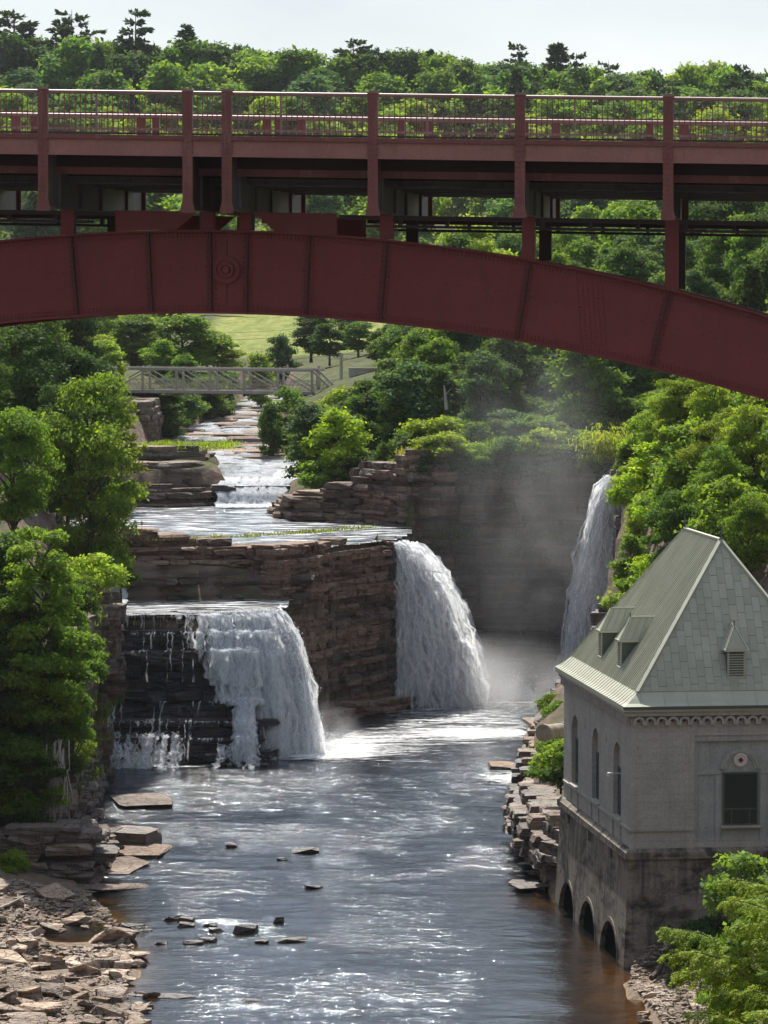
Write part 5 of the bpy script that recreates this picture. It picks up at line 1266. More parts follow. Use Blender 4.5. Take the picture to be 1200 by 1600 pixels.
MB().box((-.8,-.8,-3), (.8,.8,1.0)).build('hut_wall', M['tile_white'], h_); MB().box((-.95,-.95,1.003), (.95,.95,1.15)).build('hut_roof', M['wall'], h_)
# ------------------------------------------------------------------ trees and plants
def leaf_quads(C, Nrm, size, r, aspect=.55, fold=.0):
    """rhombic leaves at C with normals Nrm"""
    n = len(C); Nrm = Nrm/(np.linalg.norm(Nrm, axis=1)[:, None]+1e-9)
    a = r.normal(size=(n, 3)); a -= Nrm*(a*Nrm).sum(1)[:, None]; a /= np.linalg.norm(a, axis=1)[:, None]+1e-9; b = np.cross(Nrm, a)
    L = (size*r.uniform(.65, 1.35, n))[:, None]
    V = np.stack([C-a*L, C+b*L*aspect-Nrm*L*.12, C+a*L, C-b*L*aspect-Nrm*L*.12], 1).reshape(-1, 3)
    return V, np.arange(4*n).reshape(-1, 4)
def dnoise(d, r, k=5, f=2.6):
    """smooth random function of a direction"""
    s = 0
    for i in range(k): w = r.normal(size=3)*f; s = s + np.sin(d @ w + r.uniform(0, 6.28))
    return s/k
def broad_crown(seed, H, Rr, zb, nl, ncl, per, leaf, clr, top=.0, dome=1.0):
    r = np.random.RandomState(seed); lob = []; nl = int(nl*2.1)
    ex = r.uniform(.8, 1.25); off = r.normal(size=2)*Rr*.10
    for i in range(nl):
        t_ = r.uniform(0, 1) if i > nl*.6 else (i+.5)/(nl*.6); z = lerp(zb, H, .07+.80*t_); prof = math.sin(math.pi*min(1, max(.0, (.17+.72*t_))))**.75
        if top: prof *= (1-top*t_)
        a = 2.399*i + r.uniform(-.7, .7); q = Rr*prof*(r.uniform(.15, 1.0)**.6)*r.uniform(.75, 1.02); lr = Rr*r.uniform(.15, .33)*(.75+.3*prof)
        lob.append((q*math.cos(a)*ex+off[0]*t_, q*math.sin(a)/ex+off[1]*t_, z+r.normal()*.02*H, lr))
    lob = np.array(lob); w = lob[:, 3]**2; idx = r.choice(nl, ncl, p=w/w.sum())
    d = r.normal(size=(ncl, 3)); d[:, 2] = np.abs(d[:, 2])*.95-.45*r.rand(ncl); d /= np.linalg.norm(d, axis=1)[:, None]
    g = dnoise(d + idx[:, None]*.37, r)                     # sprigs reach out in some directions and leave gaps in others
    keep = g > -.42; d = d[keep]; idx = idx[keep]; g = g[keep]; ncl = len(idx)
    rad = lob[idx, 3]*(1+.55*g)*(1-.4*r.rand(ncl)**2)*r.uniform(.9, 1.2, ncl)
    C = lob[idx, :3] + d*rad[:, None]*np.array([1.1, 1.1, .68])
    C[:, 2] -= .10*np.hypot(C[:, 0], C[:, 1])*r.uniform(.4, 1.4, ncl)*.6
    tone = np.clip(r.rand(ncl)*.6 + r.rand(nl)[idx]*.5, 0, 1)
    CC = np.repeat(C, per, 0) + r.normal(size=(ncl*per, 3))*clr*np.array([1, 1, .5]); dd = np.repeat(d, per, 0)
    N = dd*.55 + np.array([0, 0, .6]) + r.normal(size=CC.shape)*.55
    V, F = leaf_quads(CC, N, leaf*r.uniform(.7, 1.25, len(CC)), r)
    rnd = np.clip(np.repeat(tone, per)*.5 + r.rand(len(CC))*.5, 0, 1)
    return V, F, rnd, lob
def trunk_mesh(seed, H, r0, lob, zb):
    r = random.Random(seed); mb = MB(); top = H*.8
    pts = [Vector((r.uniform(-.04, .04)*H*k/6, r.uniform(-.04, .04)*H*k/6, top*k/6 - (.6 if k == 0 else 0))) for k in range(7)]
    mb.tube(pts, [r0*(1-.8*k/6)*(1.35 if k == 0 else 1) for k in range(7)], 8)
    for x, y, z, q in lob:
        zs = max(zb*.7, z-q*1.5-.05*H); k = min(5.9, max(0.3, zs/top*6)); i = int(k); a = pts[i].lerp(pts[min(6, i+1)], k-i); b = Vector((x, y, z))
        m = a.lerp(b, .5) + Vector((0, 0, -.06*(b-a).length)); rr = r0*.32
        mb.tube([a, m, b, b+Vector((r.uniform(-1, 1), r.uniform(-1, 1), 1))*q*.5], [rr, rr*.7, rr*.4, rr*.15], 5)
    return mb.mesh('trunk')
PROTO = {}
def proto_broad(key, seed, H, Rr, zb, nl, ncl, per, leaf, clr, top=0.0, bark='bark'):
    V, F, rnd, lob = broad_crown(seed, H, Rr, zb, nl, ncl, per, leaf, clr, top)
    cm = fast_mesh('crown', V, F, rnd); cm.materials.append(M['leaf'])
    tm = trunk_mesh(seed, H, H*.018+.03, lob, zb); tm.materials.append(M[bark]); PROTO[key] = (H, cm, tm)
for i in range(3): proto_broad('near%d' % i, 40+i, 14, 4.4, 2.6, 15+2*i, 2600, 12, .15, .30)
proto_broad('tall0', 50, 18, 3.6, 1.5, 20, 3000, 12, .16, .32); proto_broad('tall1', 51, 18, 3.2, 1.0, 22, 2800, 12, .15, .3, .15)
for i in range(4): proto_broad('mid%d' % i, 60+i, 12, 4.2, 1.6, 12+i, 1300, 9, .26, .42, .1*i)
for i in range(4): proto_broad('far%d' % i, 70+i, 17, 5.4, 2.5, 13+i, 760, 7, .48, .75, .08*i)
for i in range(3): proto_broad('shrub%d' % i, 80+i, 2.4, 1.7, .15, 9, 520, 9, .12, .2)
proto_broad('young0', 90, 7, 2.6, 1.0, 13, 900, 9, .17, .30); proto_broad('young1', 91, 7, 2.1, .6, 14, 900, 9, .16, .28, .3)
def conifer(key, seed, H, Rr, zb, gap, tuft, nper, flat, spread, density, irregular=.3, tl=.5):
    r = np.random.RandomState(seed); C = []; D = []; mb = MB(); mb.tube([(0,0,-.6),(r.uniform(-.1,.1),0,H*.5),(0,0,H)], [H*.02+.05, H*.013, .02], 7)
    z = zb
    while z < H*.985:
        t_ = (z-zb)/(H-zb); rad = Rr*((math.sin(math.pi*(.18+.74*t_))**.8)*(1-.35*t_) if flat > .1 else (1-t_)**.8)*r.uniform(1-irregular, 1+irregular*.4) + .12*Rr*(1-t_)
        nb = int(density*(1-.4*t_)) + 1
        for k in range(nb):
            a = r.uniform(0, 6.283); L = rad*r.uniform(.6, 1.05); rise = flat*L*r.uniform(.5, 1.2)
            if L < .15: continue
            tip = np.array([math.cos(a)*L, math.sin(a)*L, rise]); s0 = np.array([0, 0, min(H*.985, z+r.uniform(-.5, .5)*gap)])
            mb.tube([s0, s0+tip*.55+[0,0,-.03*L], s0+tip], [.035*L**.5, .025*L**.5, .01], 4, False)
            m = max(3, int(L*tuft))
            for q in np.linspace(.28, 1.02, m):
                p = s0 + tip*q + np.array([0, 0, (q-.5)*.05*L]); side = np.array([-math.sin(a), math.cos(a), 0])*r.normal()*spread*L*(1.1-q*.8)
                C.append(p+side); D.append(np.array([math.cos(a), math.sin(a), .45]) + r.normal(size=3)*.25)
        z += gap*r.uniform(.6, 1.3)
    C = np.array(C); D = np.array(D); n = len(C)
    CC = np.repeat(C, nper, 0); DD = np.repeat(D, nper, 0) + r.normal(size=(n*nper, 3))*.55; DD /= np.linalg.norm(DD, axis=1)[:, None]
    side = np.cross(DD, r.normal(size=DD.shape)); side /= np.linalg.norm(side, axis=1)[:, None]+1e-9
    L = tl*r.uniform(.6, 1.2, len(CC))[:, None]; w = .24
    V = np.stack([CC, CC+DD*L*.5+side*L*w, CC+DD*L, CC+DD*L*.5-side*L*w], 1).reshape(-1, 3)
    rnd = np.clip(np.repeat(r.rand(n), nper)*.5 + r.rand(len(CC))*.5, 0, 1)
    cm = fast_mesh('crown', V, np.arange(len(V)).reshape(-1, 4), rnd); cm.materials.append(M['needle'])
    tm = mb.mesh('trunk'); tm.materials.append(M['bark']); PROTO[key] = (H, cm, tm)
for i in range(3): conifer('pine%d' % i, 20+i, 22, 5.6, 5.0, 1.5, 2.4, 9, .16, .3, 7, .45, 1.0)
for i in range(2): conifer('spruce%d' % i, 26+i, 20, 4.4, 2.0, .75, 2.6, 10, -.06, .26, 8, .25, .9)
conifer('bough', 29, 9, 2.2, 1.5, .55, 5, 8, .1, .22, 5, .35, .34)

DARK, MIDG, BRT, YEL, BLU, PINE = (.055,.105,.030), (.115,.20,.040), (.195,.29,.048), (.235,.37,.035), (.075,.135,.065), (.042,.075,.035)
def plant(kind, key, X, Y, h, col, label, cat, group=None, wf=1.0, z=None, rot=None):
    H, cm, tm = PROTO[key]; s = h/H
    o = thing(kind, label, cat, (X, Y, gz(X, Y)-.05 if z is None else z), rng.uniform(0, 6.28) if rot is None else rot, group)
    o.scale = (s*wf, s*wf, s)
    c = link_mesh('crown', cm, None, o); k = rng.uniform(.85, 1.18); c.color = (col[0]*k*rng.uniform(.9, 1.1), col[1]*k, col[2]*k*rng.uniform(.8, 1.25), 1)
    link_mesh('trunk', tm, None, o); return o
def tree_at(key, u, vt, Y, col, label, wf=1.0, group=None, kind='tree', cat='tree', z=None):
    p = W(u, vt, Y); g = gz(p.x, Y) if z is None else z
    return plant(kind, key, p.x, Y, max(1.5, p.z-g), col, label, cat, group, wf, g-.05)

# left bank
LB = 'trees on the left bank'
tree_at('tall0', 66, 792, 209, MIDG, 'big leafy tree with bright top over the left ledges, nearest the rubble bar', 1.0, LB, z=6.6)
tree_at('tall1', 8, 800, 212, MIDG, 'leafy tree cut by the left edge beside the biggest left tree', 1.05, LB, z=6.8)
tree_at('tall1', 112, 880, 214, MIDG, 'slimmer leafy tree in front of the brown left cliff', .55, LB, z=5.0)
tree_at('tall0', 30, 900, 209.6, DARK, 'dark leafy tree low at the left edge in front of the big one', 1.1, LB, z=5.6)
tree_at('tall1', 98, 955, 211, MIDG, 'low leafy tree at the foot of the slimmer left tree', 1.1, LB, z=6.0)
tree_at('tall0', -5, 960, 209.4, MIDG, 'leafy tree cut by the left edge above the ledges', 1.2, LB, z=5.4)
tree_at('near1', 142, 566, 266, MIDG, 'tall spreading tree rooted on the cliff top above the left fall', .74, LB)
tree_at('near0', 105, 600, 272, DARK, 'dark tree just behind the tall spreading cliff-top tree', .8, LB)
tree_at('near2', 20, 622, 248, MIDG, 'rounded tree at the left edge, above the big leafy tree', .9, LB)
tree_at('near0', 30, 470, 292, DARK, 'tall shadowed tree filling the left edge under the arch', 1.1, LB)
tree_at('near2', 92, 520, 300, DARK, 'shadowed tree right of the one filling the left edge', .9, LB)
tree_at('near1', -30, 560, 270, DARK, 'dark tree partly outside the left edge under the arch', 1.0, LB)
tree_at('bough', 188, 556, 332, (.16,.22,.05), 'thin pale green conifer in front of the left end of the truss bridge', .8, LB)
for i, (u, vt, Y, s, c) in enumerate([(150,868,252,1.2,BRT),(176,872,262,1.0,MIDG),(125,900,240,1.2,MIDG),(100,905,232,1.1,DARK),(60,1165,207.6,1.0,DARK),(20,1150,207.4,1.2,MIDG),(95,1170,212,.8,DARK),(30,1230,207.2,.8,MIDG),(85,1225,207.6,.6,MIDG),(15,1330,203.2,.6,BRT),(118,1150,222,.8,BRT),(130,1010,228,1.0,MIDG),(40,1262,207,.7,DARK)]):
    names = ['bright shrub overhanging the cliff edge below the cliff-top tree','green shrub on the cliff top beside the small white cascade','shrub on the left cliff top behind the big leafy tree','dark shrub on the cliff top nearer the left edge','dark creeper bush hanging on the left ledges','green bush hanging at the left picture edge above the ledges','dark small bush beside the grey roots on the left cliff','small bush growing from the left ledges at the picture edge','tiny green bush on the left ledges below the dark creeper','bright weed clump at the foot of the left ledges','bright small bush on the brown cliff beside the left fall','green bush clinging to the brown left cliff','dark tuft of bush low on the left ledges']
    p = W(u, vt, Y); plant('shrub', 'shrub%d' % (i % 3), p.x, Y, 2.2*s, c, names[i], 'shrub', 'shrubs on the left cliff', 1.0, p.z-2.1*s)
# hanging pale roots on the left cliff
rt = MB()
for i in range(46):
    a = W(rng.gauss(92, 9), rng.uniform(1150, 1215), 207.6+rng.uniform(-.3, .3)); b = a + Vector((rng.uniform(-.5, .4), rng.uniform(-.3, .2), -rng.uniform(1.2, 3.2)))
    rt.tube([a, a.lerp(b, .5)+Vector((rng.uniform(-.15, .15), 0, 0)), b], [.035, .03, .012], 4, False)
tag(rt.build('hanging_roots', M['pale_bark']), 'tangle of pale grey roots hanging down the left ledges', 'roots', kind='stuff')
# behind and beside the truss bridge
SB = 'trees around the truss bridge'
for i, (u, vt, Y, wf, c, k) in enumerate([(120,500,445,1.5,BRT,'mid0'),(205,489,460,1.7,MIDG,'mid1'),(285,487,470,1.8,MIDG,'mid2'),(340,512,478,1.5,BRT,'mid3'),(165,528,432,1.5,BRT,'mid2'),(250,530,440,1.3,MIDG,'mid0'),(285,552,436,1.0,MIDG,'mid1')]):
    tree_at(k, u, vt, Y, c, ['bright domed tree left of the lawn, farthest left behind the truss bridge','wide round-topped tree behind the truss bridge, second from left','widest round-topped tree behind the middle of the truss bridge','bright low tree at the left border of the lawn','bright low tree close behind the left truss bridge end','small tree tucked under the widest round-topped tree','low leafy tree right behind the truss bridge railing'][i], wf, SB)
for u, vt, Y, wf, c, k, l in [(486,486,515,1.5,DARK,'mid1','dark tree at the right border of the lawn'),(515,505,490,1.3,DARK,'mid0','dark tree behind the pale pole'),(560,500,500,1.5,MIDG,'mid2','green tree right of the pale pole'),(590,528,450,1.3,DARK,'mid3','dark low tree behind the grey concrete wall'),(548,476,545,1.5,DARK,'mid3','dark tree right of the lawn, under the arch'),(440,520,520,.8,BLU,'young0','grey-green small tree at the lower right of the lawn'),(408,548,470,.9,BRT,'young1','bright small tree standing before the lawn'),
    (448,602,376,.95,MIDG,'young0','leafy tree overhanging the stream below the right end of the truss bridge'),(425,625,371,.7,DARK,'young1','dark drooping tree at the right bank of the stream'),(524,636,327,1.1,YEL,'young0','bright yellow-green tree above the upper pool'),
    (488,640,345,1.1,DARK,'young1','dark tree left of the yellow-green tree'),(572,610,336,1.15,DARK,'young0','leafy tree right of the yellow-green tree'),(552,618,366,1.0,MIDG,'young0','tree above the leafy one, near the pale pole'),(600,505,470,1.3,BLU,'mid0','grey-green tree under the arch left of the shadowed slope'),(640,500,460,1.3,MIDG,'mid1','green tree touching the arch left of the shadowed slope'),(675,505,440,1.3,BLU,'mid2','blue-green tree under the arch above the pool cliff'),(712,512,420,1.2,DARK,'mid3','dark tree under the arch above the far cliff'),(628,545,415,1.1,BLU,'mid3','blue-green tree low on the slope above the pool cliff'),(668,560,396,1.1,MIDG,'mid0','green tree low on the slope near the leaning dead trunk'),(770,520,405,1.3,BLU,'mid1','blue-green tree under the middle of the arch'),(612,610,334,.9,BRT,'young1','bright narrow tree above the brown pool cliff'),
    (612,560,380,.9,MIDG,'mid1','rounded tree under the arch, right of the grey wall'),(640,545,372,1.0,MIDG,'mid2','green tree at the left of the shadowed slope'),(600,690,322,.9,DARK,'young0','dark low tree at the edge of the brown pool cliff')]:
    tree_at(k, u, vt, Y, c, l, wf, SB)

# slope above the far cliff
def scatter(n, xr, yr, keys, hr, cols, label, group, dmin, ok=None, wf=(.85, 1.15), kind='tree', cat='tree', tries=40):
    pts = []; t_ = 0
    while len(pts) < n and t_ < n*tries:
        t_ += 1; Y = rng.uniform(*yr); X = rng.uniform(*xr)
        if abs(X) > .112*Y+7: continue
        if ok and not ok(X, Y): continue
        if any((X-a)**2+(Y-b)**2 < dmin*dmin for a, b in pts): continue
        pts.append((X, Y)); 
    pts.sort(key=lambda q: -q[1])
    for X, Y in pts:
        plant(kind, rng.choice(keys), X, Y, rng.uniform(*hr), rng.choice(cols), label, cat, group, rng.uniform(*wf))
    return pts
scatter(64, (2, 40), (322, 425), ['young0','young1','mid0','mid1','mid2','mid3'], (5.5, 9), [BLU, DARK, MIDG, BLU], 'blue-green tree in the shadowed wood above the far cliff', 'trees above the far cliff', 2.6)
scatter(42, (1, 26), (314.5, 330), ['shrub0','shrub1','shrub2'], (1.2, 2.4), [BLU, MIDG, DARK], 'low green bush along the rim of the far cliff', 'bushes along the far cliff rim', .9, lambda X, Y: Y > 314.8 and X > 2.5, (1, 1.5), 'shrub', 'shrub')
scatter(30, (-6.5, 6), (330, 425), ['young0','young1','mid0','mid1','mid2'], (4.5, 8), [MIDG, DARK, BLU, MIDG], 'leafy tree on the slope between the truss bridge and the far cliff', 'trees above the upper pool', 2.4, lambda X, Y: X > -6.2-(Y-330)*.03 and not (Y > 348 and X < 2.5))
scatter(46, (-7, 6), (316, 380), ['shrub0','shrub1','shrub2'], (1.5, 3), [MIDG, DARK, BRT], 'low bush under the trees above the upper pool', 'bushes above the upper pool', 1.0, lambda X, Y: X > -6.9 and Y > 318.6-X*1.0, (1, 1.5), 'shrub', 'shrub')
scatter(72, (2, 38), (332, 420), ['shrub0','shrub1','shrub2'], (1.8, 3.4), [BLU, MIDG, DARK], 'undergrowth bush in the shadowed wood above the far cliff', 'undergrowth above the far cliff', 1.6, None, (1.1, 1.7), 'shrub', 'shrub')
for i in range(34):
    X = rng.uniform(2.6, 18); plant('shrub', 'shrub%d' % (i % 3), X, rng.uniform(311.0, 312.8), rng.uniform(1.2, 2.2), rng.choice([BLU, MIDG, DARK, BRT]), 'bush drooping over the edge of the far cliff', 'shrub', 'bushes drooping over the far cliff', 1.2, rng.uniform(16.6, 18.6))
for i in range(26):
    Y_ = rng.uniform(404, 470); X = float(np.interp(Y_, [400, 430, 460, 500], [-23.2, -22.0, -18.8, -17.6]))-rng.uniform(-.6, 2.2); plant('shrub', 'shrub%d' % (i % 3), X, Y_, rng.uniform(2.0, 3.6), rng.choice([DARK, MIDG, BLU]), 'dark bush on the left stream bank under the truss bridge', 'shrub', 'bushes under the truss bridge', 1.3, float(chan_z(Y_))+rng.uniform(.2, 3.0))
# right bank
def right_ok(X, Y): return X/Y > .066 + 1.6/Y
scatter(34, (17, 36), (236, 306), ['young0','young1','near0','near1','mid0'], (4.5, 8.5), [BRT, BRT, MIDG, (.15,.225,.03)], 'sunlit green tree on the right bank above the powerhouse roof', 'trees on the right bank', 2.4, right_ok)
scatter(52, (15, 34), (225, 308), ['shrub0','shrub1','shrub2'], (1.5, 3.2), [BRT, MIDG, BRT, YEL], 'leafy bush between the sunlit trees of the right bank', 'bushes on the right bank', 1.1, lambda X, Y: X/Y > .062+1.0/Y, (1, 1.4), 'shrub', 'shrub')
for u, vt, Y, k, c, wf, l in [(975,690,300,'young1',MIDG,.8,'narrow tree at the lip of the tall fall'),(1010,640,300,'young0',BRT,1.0,'bright tree just right of the tall fall lip'),(1060,600,292,'near0',BRT,.8,'bright tree under the arch above the tall fall'),(1130,640,262,'near1',BRT,.8,'full green tree above the ridge of the powerhouse roof'),
        (1180,620,250,'near2',BRT,.9,'large tree at the right edge under the arch'),(1000,770,285,'young0',BRT,.9,'yellow-green tree beside the tall fall'),(985,830,276,'young1',MIDG,.9,'tree in front of the foot of the right bank, by the roof slope'),(1040,740,270,'near0',MIDG,.7,'green tree left of the roof ridge'),
        (1170,760,236,'near2',MIDG,.8,'dark-hearted tree right of the roof finials'),(1100,700,268,'near1',BRT,.7,'sunlit tree directly above the roof ridge')]:
    tree_at(k, u, vt, Y, c, l, wf, 'trees on the right bank')
plant('pine_tree', 'spruce0', XU(1175,275), 275, 12, PINE, 'dark conifer among the sunlit trees at the right edge', 'tree', 'trees on the right bank', .9)
for i, (u, v, Y, h, c) in enumerate([(872,1165,226,1.6,MIDG),(862,1185,222,1.3,BRT),(850,1195,228,1.0,MIDG),(872,1110,250,1.4,MIDG),(862,1095,262,1.3,BRT),(878,1205,212,1.6,DARK),(845,1205,224,.9,MIDG),(879,1175,210,1.6,BRT)]):
    X = XU(u, Y); plant('shrub', 'shrub%d' % (i % 3), X, Y, h, c, ['bush below the outfall pipe','bright bush below the outfall pipe at the shore','small bush on the shore rocks below the pipe','bush behind the outfall pipe','wispy bush at the shore near the misty boulder','dark bush against the far corner of the powerhouse','lowest bush on the right shore slabs','bright bush hugging the powerhouse corner'][i], 'shrub', 'bushes on the right shore', 1.1, W(u, v, Y).z-h*.55)
# wood between and beyond
def mid_ok(X, Y): return not (-27 < X < 5 and 400 < Y < 628) and X > .0045*Y
scatter(52, (3, 80), (405, 625), ['mid0','mid1','mid2','mid3','near0','near2'], (9, 14.5), [MIDG, BRT, MIDG, DARK, BLU], 'rounded green tree in the wood seen below the bridge deck', 'wood behind the arch bridge', 4.6, mid_ok)
scatter(20, (-80, -28), (430, 640), ['mid0','mid1','mid2','mid3'], (9, 13), [MIDG, BRT, DARK], 'green tree in the wood left of the lawn', 'wood left of the lawn', 5, lambda X, Y: X < -29)
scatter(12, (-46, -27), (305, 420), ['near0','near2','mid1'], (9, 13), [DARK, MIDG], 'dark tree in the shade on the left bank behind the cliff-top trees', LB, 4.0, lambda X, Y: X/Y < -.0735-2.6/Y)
for i in range(9): X = -26+i*3.4; plant('tree', 'mid%d' % (i % 4), X, 628+rng.uniform(0, 6), rng.uniform(8, 11), rng.choice([DARK, MIDG]), 'tree of the row along the road above the lawn', 'tree', 'trees behind the road', 1.1)
scatter(175, (-104, 104), (640, 900), ['far0','far1','far2','far3'], (14, 19), [MIDG, MIDG, BRT, DARK, BLU, BRT], 'leafy tree in the canopy of the far wooded hill above the bridge', 'canopy of the far hill', 8.5, None, (.95, 1.3), 'hill_tree')
scatter(16, (-110, 110), (690, 890), ['pine0','pine1','pine2','spruce0','spruce1'], (16, 22), [PINE], 'dark conifer standing among the leafy trees of the far hill', 'conifers within the far wood', 12)
for u, vt, k, wf, l in [(112,14,'pine0',1.0,'tall layered pine on the skyline at upper left'),(212,17,'pine1',.95,'broad pine on the skyline right of the tallest left pine'),(290,36,'spruce0',1.0,'spiky conifer on the skyline above the left bridge posts'),(22,12,'pine2',1.0,'pine on the skyline at the top left corner'),
        (552,58,'pine2',1.0,'flat-topped pine on the skyline left of centre'),(811,70,'pine1',.8,'small pine on the skyline right of centre'),(871,65,'spruce1',1.1,'pointed conifer on the skyline right of the small pine'),(951,93,'pine0',.9,'leaning-branched pine on the skyline at right'),(75,60,'spruce1',1.1,'dark spruce below the skyline pines at left'),(1010,108,'pine2',.7,'low pine on the skyline before the right-hand rise')]:
    p = W(u, vt, 872); g = gz(p.x, 872); plant('pine_tree', k, p.x, 872, p.z-g, PINE, l, 'tree', 'skyline conifers', wf*1.35)
SKU, SKV = [0,60,150,250,350,450,520,560,640,700,760,830,900,980,1050,1100,1150,1200,1240], [48,56,55,62,60,70,84,80,72,78,92,96,100,118,97,88,100,126,130]
u = -25
while u < 1235:
    vt = float(np.interp(u, SKU, SKV)) + rng.uniform(-7, 9); Y_ = 868+rng.uniform(-14, 14); p = W(u, vt, Y_)
    plant('skyline_tree', 'far%d' % rng.randrange(4), p.x, Y_, p.z-gz(p.x, Y_), rng.choice([MIDG, DARK, BLU, MIDG, BRT]), 'leafy tree forming the skyline of the far hill', 'tree', 'skyline leafy trees', rng.uniform(.8, 1.2)); u += rng.uniform(17, 32)
# pale dead trunks on the slope
def snag(u, v0, v1, Y, label):
    a = W(u, v1, Y); b = W(u-4, v0, Y); mb = MB(); mb.tube([a, a.lerp(b, .5), b], [.17, .13, .05], 7); mb.tube([a.lerp(b, .6), a.lerp(b, .8)+Vector((.6, 0, .2))], [.05, .02], 5)
    tag(mb.build('dead_trunk', M['pale_bark']), label, 'tree')
snag(918, 540, 575, 345, 'pale dead trunk standing under the arch above the mist'); snag(698, 602, 640, 330, 'leaning pale dead trunk on the shadowed slope')

# ------------------------------------------------------------------ grass
def grass(name, label, pts, h, col, per=14, spread=.35):
    r = np.random.RandomState(len(pts)); P = np.repeat(np.array(pts, float), per, 0); n = len(P); P[:, :2] += r.normal(size=(n, 2))*spread
    a = r.uniform(0, 6.283, n); lean = np.stack([np.cos(a), np.sin(a)], 1)*(r.uniform(.15, 1.3, n)*abs(h))[:, None]; hh = h*r.uniform(.15, 1.3, n)*np.repeat(r.uniform(.4, 1.3, len(pts)), per)
    w = .03+.02*abs(h); sx = np.stack([-np.sin(a)*w, np.cos(a)*w, np.zeros(n)], 1)
    mid = P.copy(); mid[:, :2] += lean*.35; mid[:, 2] += hh*.65; tip = P.copy(); tip[:, :2] += lean; tip[:, 2] += hh*.85
    V = np.stack([P-sx, P+sx, mid+sx*.8, tip, mid-sx*.8], 1).reshape(-1, 3); F = (np.arange(n)[:, None]*5+np.array([[0,1,2,4]])); F2 = (np.arange(n)[:, None]*5+np.array([[4,2,3,3]]))
    me = bpy.data.meshes.new(name); me.from_pydata(V.tolist(), [], F.tolist()+F2[:, :3].tolist())
    at = me.attributes.new('rnd', 'FLOAT', 'FACE'); at.data.foreach_set('value', np.tile(r.rand(n), 2).astype(np.float32))
    o = link_mesh(name, me, M['leaf']); o.color = (*col, 1); return tag(o, label, 'grass', kind='stuff')
def gpts(n, f):
    out = []
    while len(out) < n:
        q = f()
        if q: out.append(q)
    return out
def onland(x0, x1, y0, y1, dz=0.0): 
    def f(): X = rng.uniform(x0, x1); Y = rng.uniform(y0, y1); return (X, Y, gz(X, Y)+dz)
    return f
grass('grass', 'green grass and weeds along the rim of the far cliff', gpts(900, onland(2.2, 20, 312.6, 326, .1)), .55, (.13,.21,.05), 12, .6)
grass('grass', 'bright yellow-green grass hanging at the rim beside the tall fall', [(rng.gauss(18.2, 1.0), rng.uniform(309.6, 312.5), rng.gauss(19.2, .7)) for i in range(300)], -.6, (.30,.36,.06), 12, .4)
grass('grass', 'yellowish grass on the top of the brown pool cliff', gpts(120, lambda: (rng.uniform(1.5, 5), rng.uniform(312.4, 315), rng.uniform(17.6, 18.8))), .45, (.26,.26,.06))
grass('grass', 'bright grass patch on the grey rocks left of the stream', gpts(260, lambda: (rng.uniform(-22.5, -14), rng.uniform(352, 362), 17.3+rng.uniform(-.2, .2))), .4, (.22,.30,.035), 12, .5)
grass('grass', 'thin weeds along the top edge of the promontory', gpts(110, lambda: (lambda a: (lerp(-18, -1, a), lerp(276.8, 291.5, a**1.6)+rng.uniform(.2, 1.0), 13.75))(rng.random()**.7)), .3, (.16,.20,.05), 10)
grass('grass', 'green moss grass patches on the damp far cliff', [(x+rng.gauss(0, 1.3), 311.0, z+rng.gauss(0, .45)) for x, z in ((5.5, 12), (11.5, 11), (13.5, 12), (8, 17), (14, 17.6)) for i in range(60)], .45, (.07,.11,.045), 10, .15)
grass('grass', 'weeds growing from the ledges of the left cliff', [(rng.uniform(-19.2, -17.6), rng.uniform(206, 256), rng.uniform(1.5, 11.5)) for i in range(160)], .6, (.09,.15,.04), 12, .25)

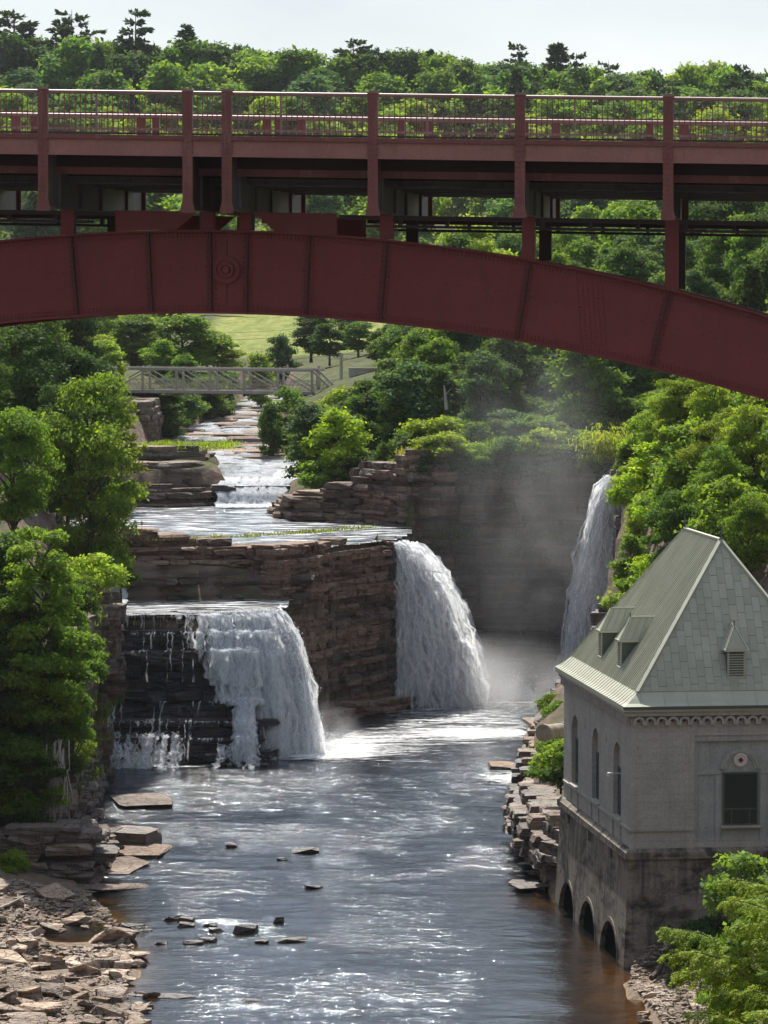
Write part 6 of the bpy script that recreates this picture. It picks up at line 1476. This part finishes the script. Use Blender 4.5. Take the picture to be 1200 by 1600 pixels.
# ------------------------------------------------------------------ hemlock boughs in the foreground
def hemlock():
    root = W(1310, 1640, 61); g = gz(root.x, 61); o = thing('hemlock_tree', 'feathery light green hemlock boughs in the lower right corner', 'tree', (root.x, 61, g))
    top = W(1300, 1180, 61).z - g; tr = MB(); tr.tube([(0,0,-1),(.05,.0,top*.5),(0,0,top)], [.26, .18, .03], 9); tr.build('trunk', M['bark'], o)
    r = np.random.RandomState(8); LV = []; LN = []; n_b = 0
    tips = [(1126,1364,60),(1133,1398,59.5),(1140,1440,60.5),(1036,1441,59),(1042,1480,58.6),(1084,1474,59.6),(1105,1512,60),(1108,1552,58.5),(1078,1572,58),(1062,1604,57.6),(1186,1392,61),(1192,1436,60),(1158,1490,59),(1148,1540,58.2),(1172,1572,57.5),(1128,1600,57.4),(1192,1508,58.6),(1170,1460,61),(1096,1622,57.2),(1150,1632,57),(1194,1610,56.6),(1060,1510,59.4)]
    inv = Vector((-root.x, -61, -g))
    for u, v, Y in tips:
        tip = W(u, v, Y)+inv; L = r.uniform(1.5, 2.3); st = tip + Vector((L*.86, r.uniform(-.2, .5), -L*r.uniform(.42, .62)))
        K = 16; pts = [st.lerp(tip, k/K) + Vector((0, 0, .22*L*math.sin(math.pi*(k/K))*.6 - .05*L*(k/K)**4)) for k in range(K+1)]
        mb = MB(); mb.tube(pts, [lerp(.022, .004, k/K) for k in range(K+1)], 5, False); mb.bar(pts[0], (0, 0, max(.3, pts[0].z-.8)), .04); mb.build('bough', M['bark'], o)
        C = []; D = []; S = []
        for k in np.linspace(.05, 1.0, 34):
            i = min(K-1, int(k*K)); p = pts[i].lerp(pts[i+1], k*K-i); d = (pts[i+1]-pts[i]).normalized()
            for s in (-1, 1):
                LB_ = (.46*(1-k)**.6+.12)*r.uniform(.45, 1.2); b0 = (d*r.uniform(.4, 1.0) + Vector((r.normal()*.25, s*r.uniform(.3, 1.0), r.normal()*.35-.15))).normalized(); dro = r.uniform(.25, .85)
                nt = max(4, int(LB_/.026))
                for q in range(nt):
                    f = (q+.5)/nt; pq = p + b0*LB_*f + Vector((0, 0, -dro*LB_*f*f)); dq = (b0 + Vector((0, 0, -2*dro*f))).normalized(); lat = dq.cross(Vector((r.normal()*.5, r.normal()*.5, 1))).normalized()
                    for s2 in (-1, 1):
                        tl_ = .10*(1.05-f)**.5*r.uniform(.5, 1.2); td = (dq*.8 + lat*s2*.8 + Vector((0, 0, -.25))).normalized()
                        for m in range(4):
                            g_ = (m+.3)/4; pm_ = pq + td*tl_*g_ + Vector((0, 0, -.35*tl_*g_*g_)); nn_ = td.cross(Vector((r.normal()*.3, r.normal()*.3, 1))).normalized()*(1 if (m+q) % 2 else -1)
                            C.append(pm_); D.append((td*.8+nn_*.6).normalized()); S.append(.042*r.uniform(.7, 1.25))
        C = np.array(C); D = np.array(D); S = np.array(S)[:, None]; up = r.normal(size=C.shape)*.4+np.array([0, 0, 1]); sd = np.cross(D, up); sd /= np.linalg.norm(sd, axis=1)[:, None]
        V = np.stack([C, C+D*S*.5+sd*S*.24, C+D*S, C+D*S*.5-sd*S*.24], 1).reshape(-1, 3)
        me = fast_mesh('needle_spray', V, np.arange(len(V)).reshape(-1, 4), r.rand(len(C))); c = link_mesh('needle_spray', me, M['needle'], o); c.color = (.21, .30, .045, 1)
hemlock()
for i, (u, v, Y, h, c, l) in enumerate([(1100,1470,176,2.6,(.04,.085,.04),'dark bush against the stained powerhouse base'),(1125,1490,174,2.4,DARK,'dark bush right of the first one below the powerhouse'),(1072,1545,171,1.6,(.04,.085,.04),'dark low bush above the right-hand rubble'),(1190,1380,150,2.6,(.11,.19,.05),'pale green bush at the right edge before the powerhouse wall'),(1205,1460,140,2.6,MIDG,'bush at the right edge behind the hemlock'),(1150,1560,165,2.2,MIDG,'bush on the bank behind the hemlock boughs'),(1190,1570,160,2.6,BRT,'bright bush on the bank at the bottom right corner')]):
    X = XU(u, Y); p = W(u, v, Y); plant('shrub', 'shrub%d' % (i % 3), X, Y, h, c, l, 'shrub', 'bushes below the powerhouse', 1.0, p.z-h*.55)
for i, (u, v) in enumerate([(1180, 1420), (1195, 1440)]): pass

# ------------------------------------------------------------------ spray in the air and summer haze
def mist(name, label, c, rad, density, nscale, seed):
    bm = bmesh.new(); bmesh.ops.create_icosphere(bm, subdivisions=3, radius=1); me = bpy.data.meshes.new(name); bm.to_mesh(me); bm.free()
    t = NT(name); tc = t.n('TexCoord').outputs['Object']; ln = t.n('VectorMath', operation='LENGTH'); t.l(tc, ln.inputs[0])
    fall = t.maprange(ln.outputs['Value'], .15, 1.0, 1, 0); fall = t.math('POWER', fall, 1.5)
    n = t.noise(t.pos((nscale, nscale, nscale*.8)), 1.0, 3, .6, .4); d = t.math('MULTIPLY', t.math('MULTIPLY', fall, t.maprange(n, .35, .68, .1, 1.6)), density)
    vs_ = t.n('VolumeScatter'); vs_.inputs['Color'].default_value = (.95, .96, .98, 1); vs_.inputs['Anisotropy'].default_value = .45; t.l(d, vs_.inputs['Density']); t.l(vs_.outputs[0], t.out.inputs['Volume'])
    o = link_mesh(name, me, t.m); o.location = c; o.scale = rad; return tag(o, label, 'mist', kind='stuff')
mist('mist', 'dense white spray at the foot of the middle and tall falls', (8.5, 295.5, .3), (10, 8.5, 5.5), .26, .22, 1)
mist('mist', 'thin spray drifting up before the far cliff', (12.0, 302, 12), (10.5, 8, 20), .026, .16, 2)
mist('mist', 'spray hanging at the foot of the left fall', (-4.8, 263, 1.0), (4.0, 3.6, 3.0), .22, .4, 3)
hz = MB().box((-420, -60, -4), (420, 1250, 112)); t = NT('summer_haze'); pv = t.n('VolumePrincipled'); pv.inputs['Color'].default_value = (.86, .92, 1.0, 1); pv.inputs['Density'].default_value = .00003; pv.inputs['Anisotropy'].default_value = .3
t.l(pv.outputs[0], t.out.inputs['Volume']); tag(hz.build('haze', t.m), 'pale summer haze over the gorge', 'haze', kind='stuff')
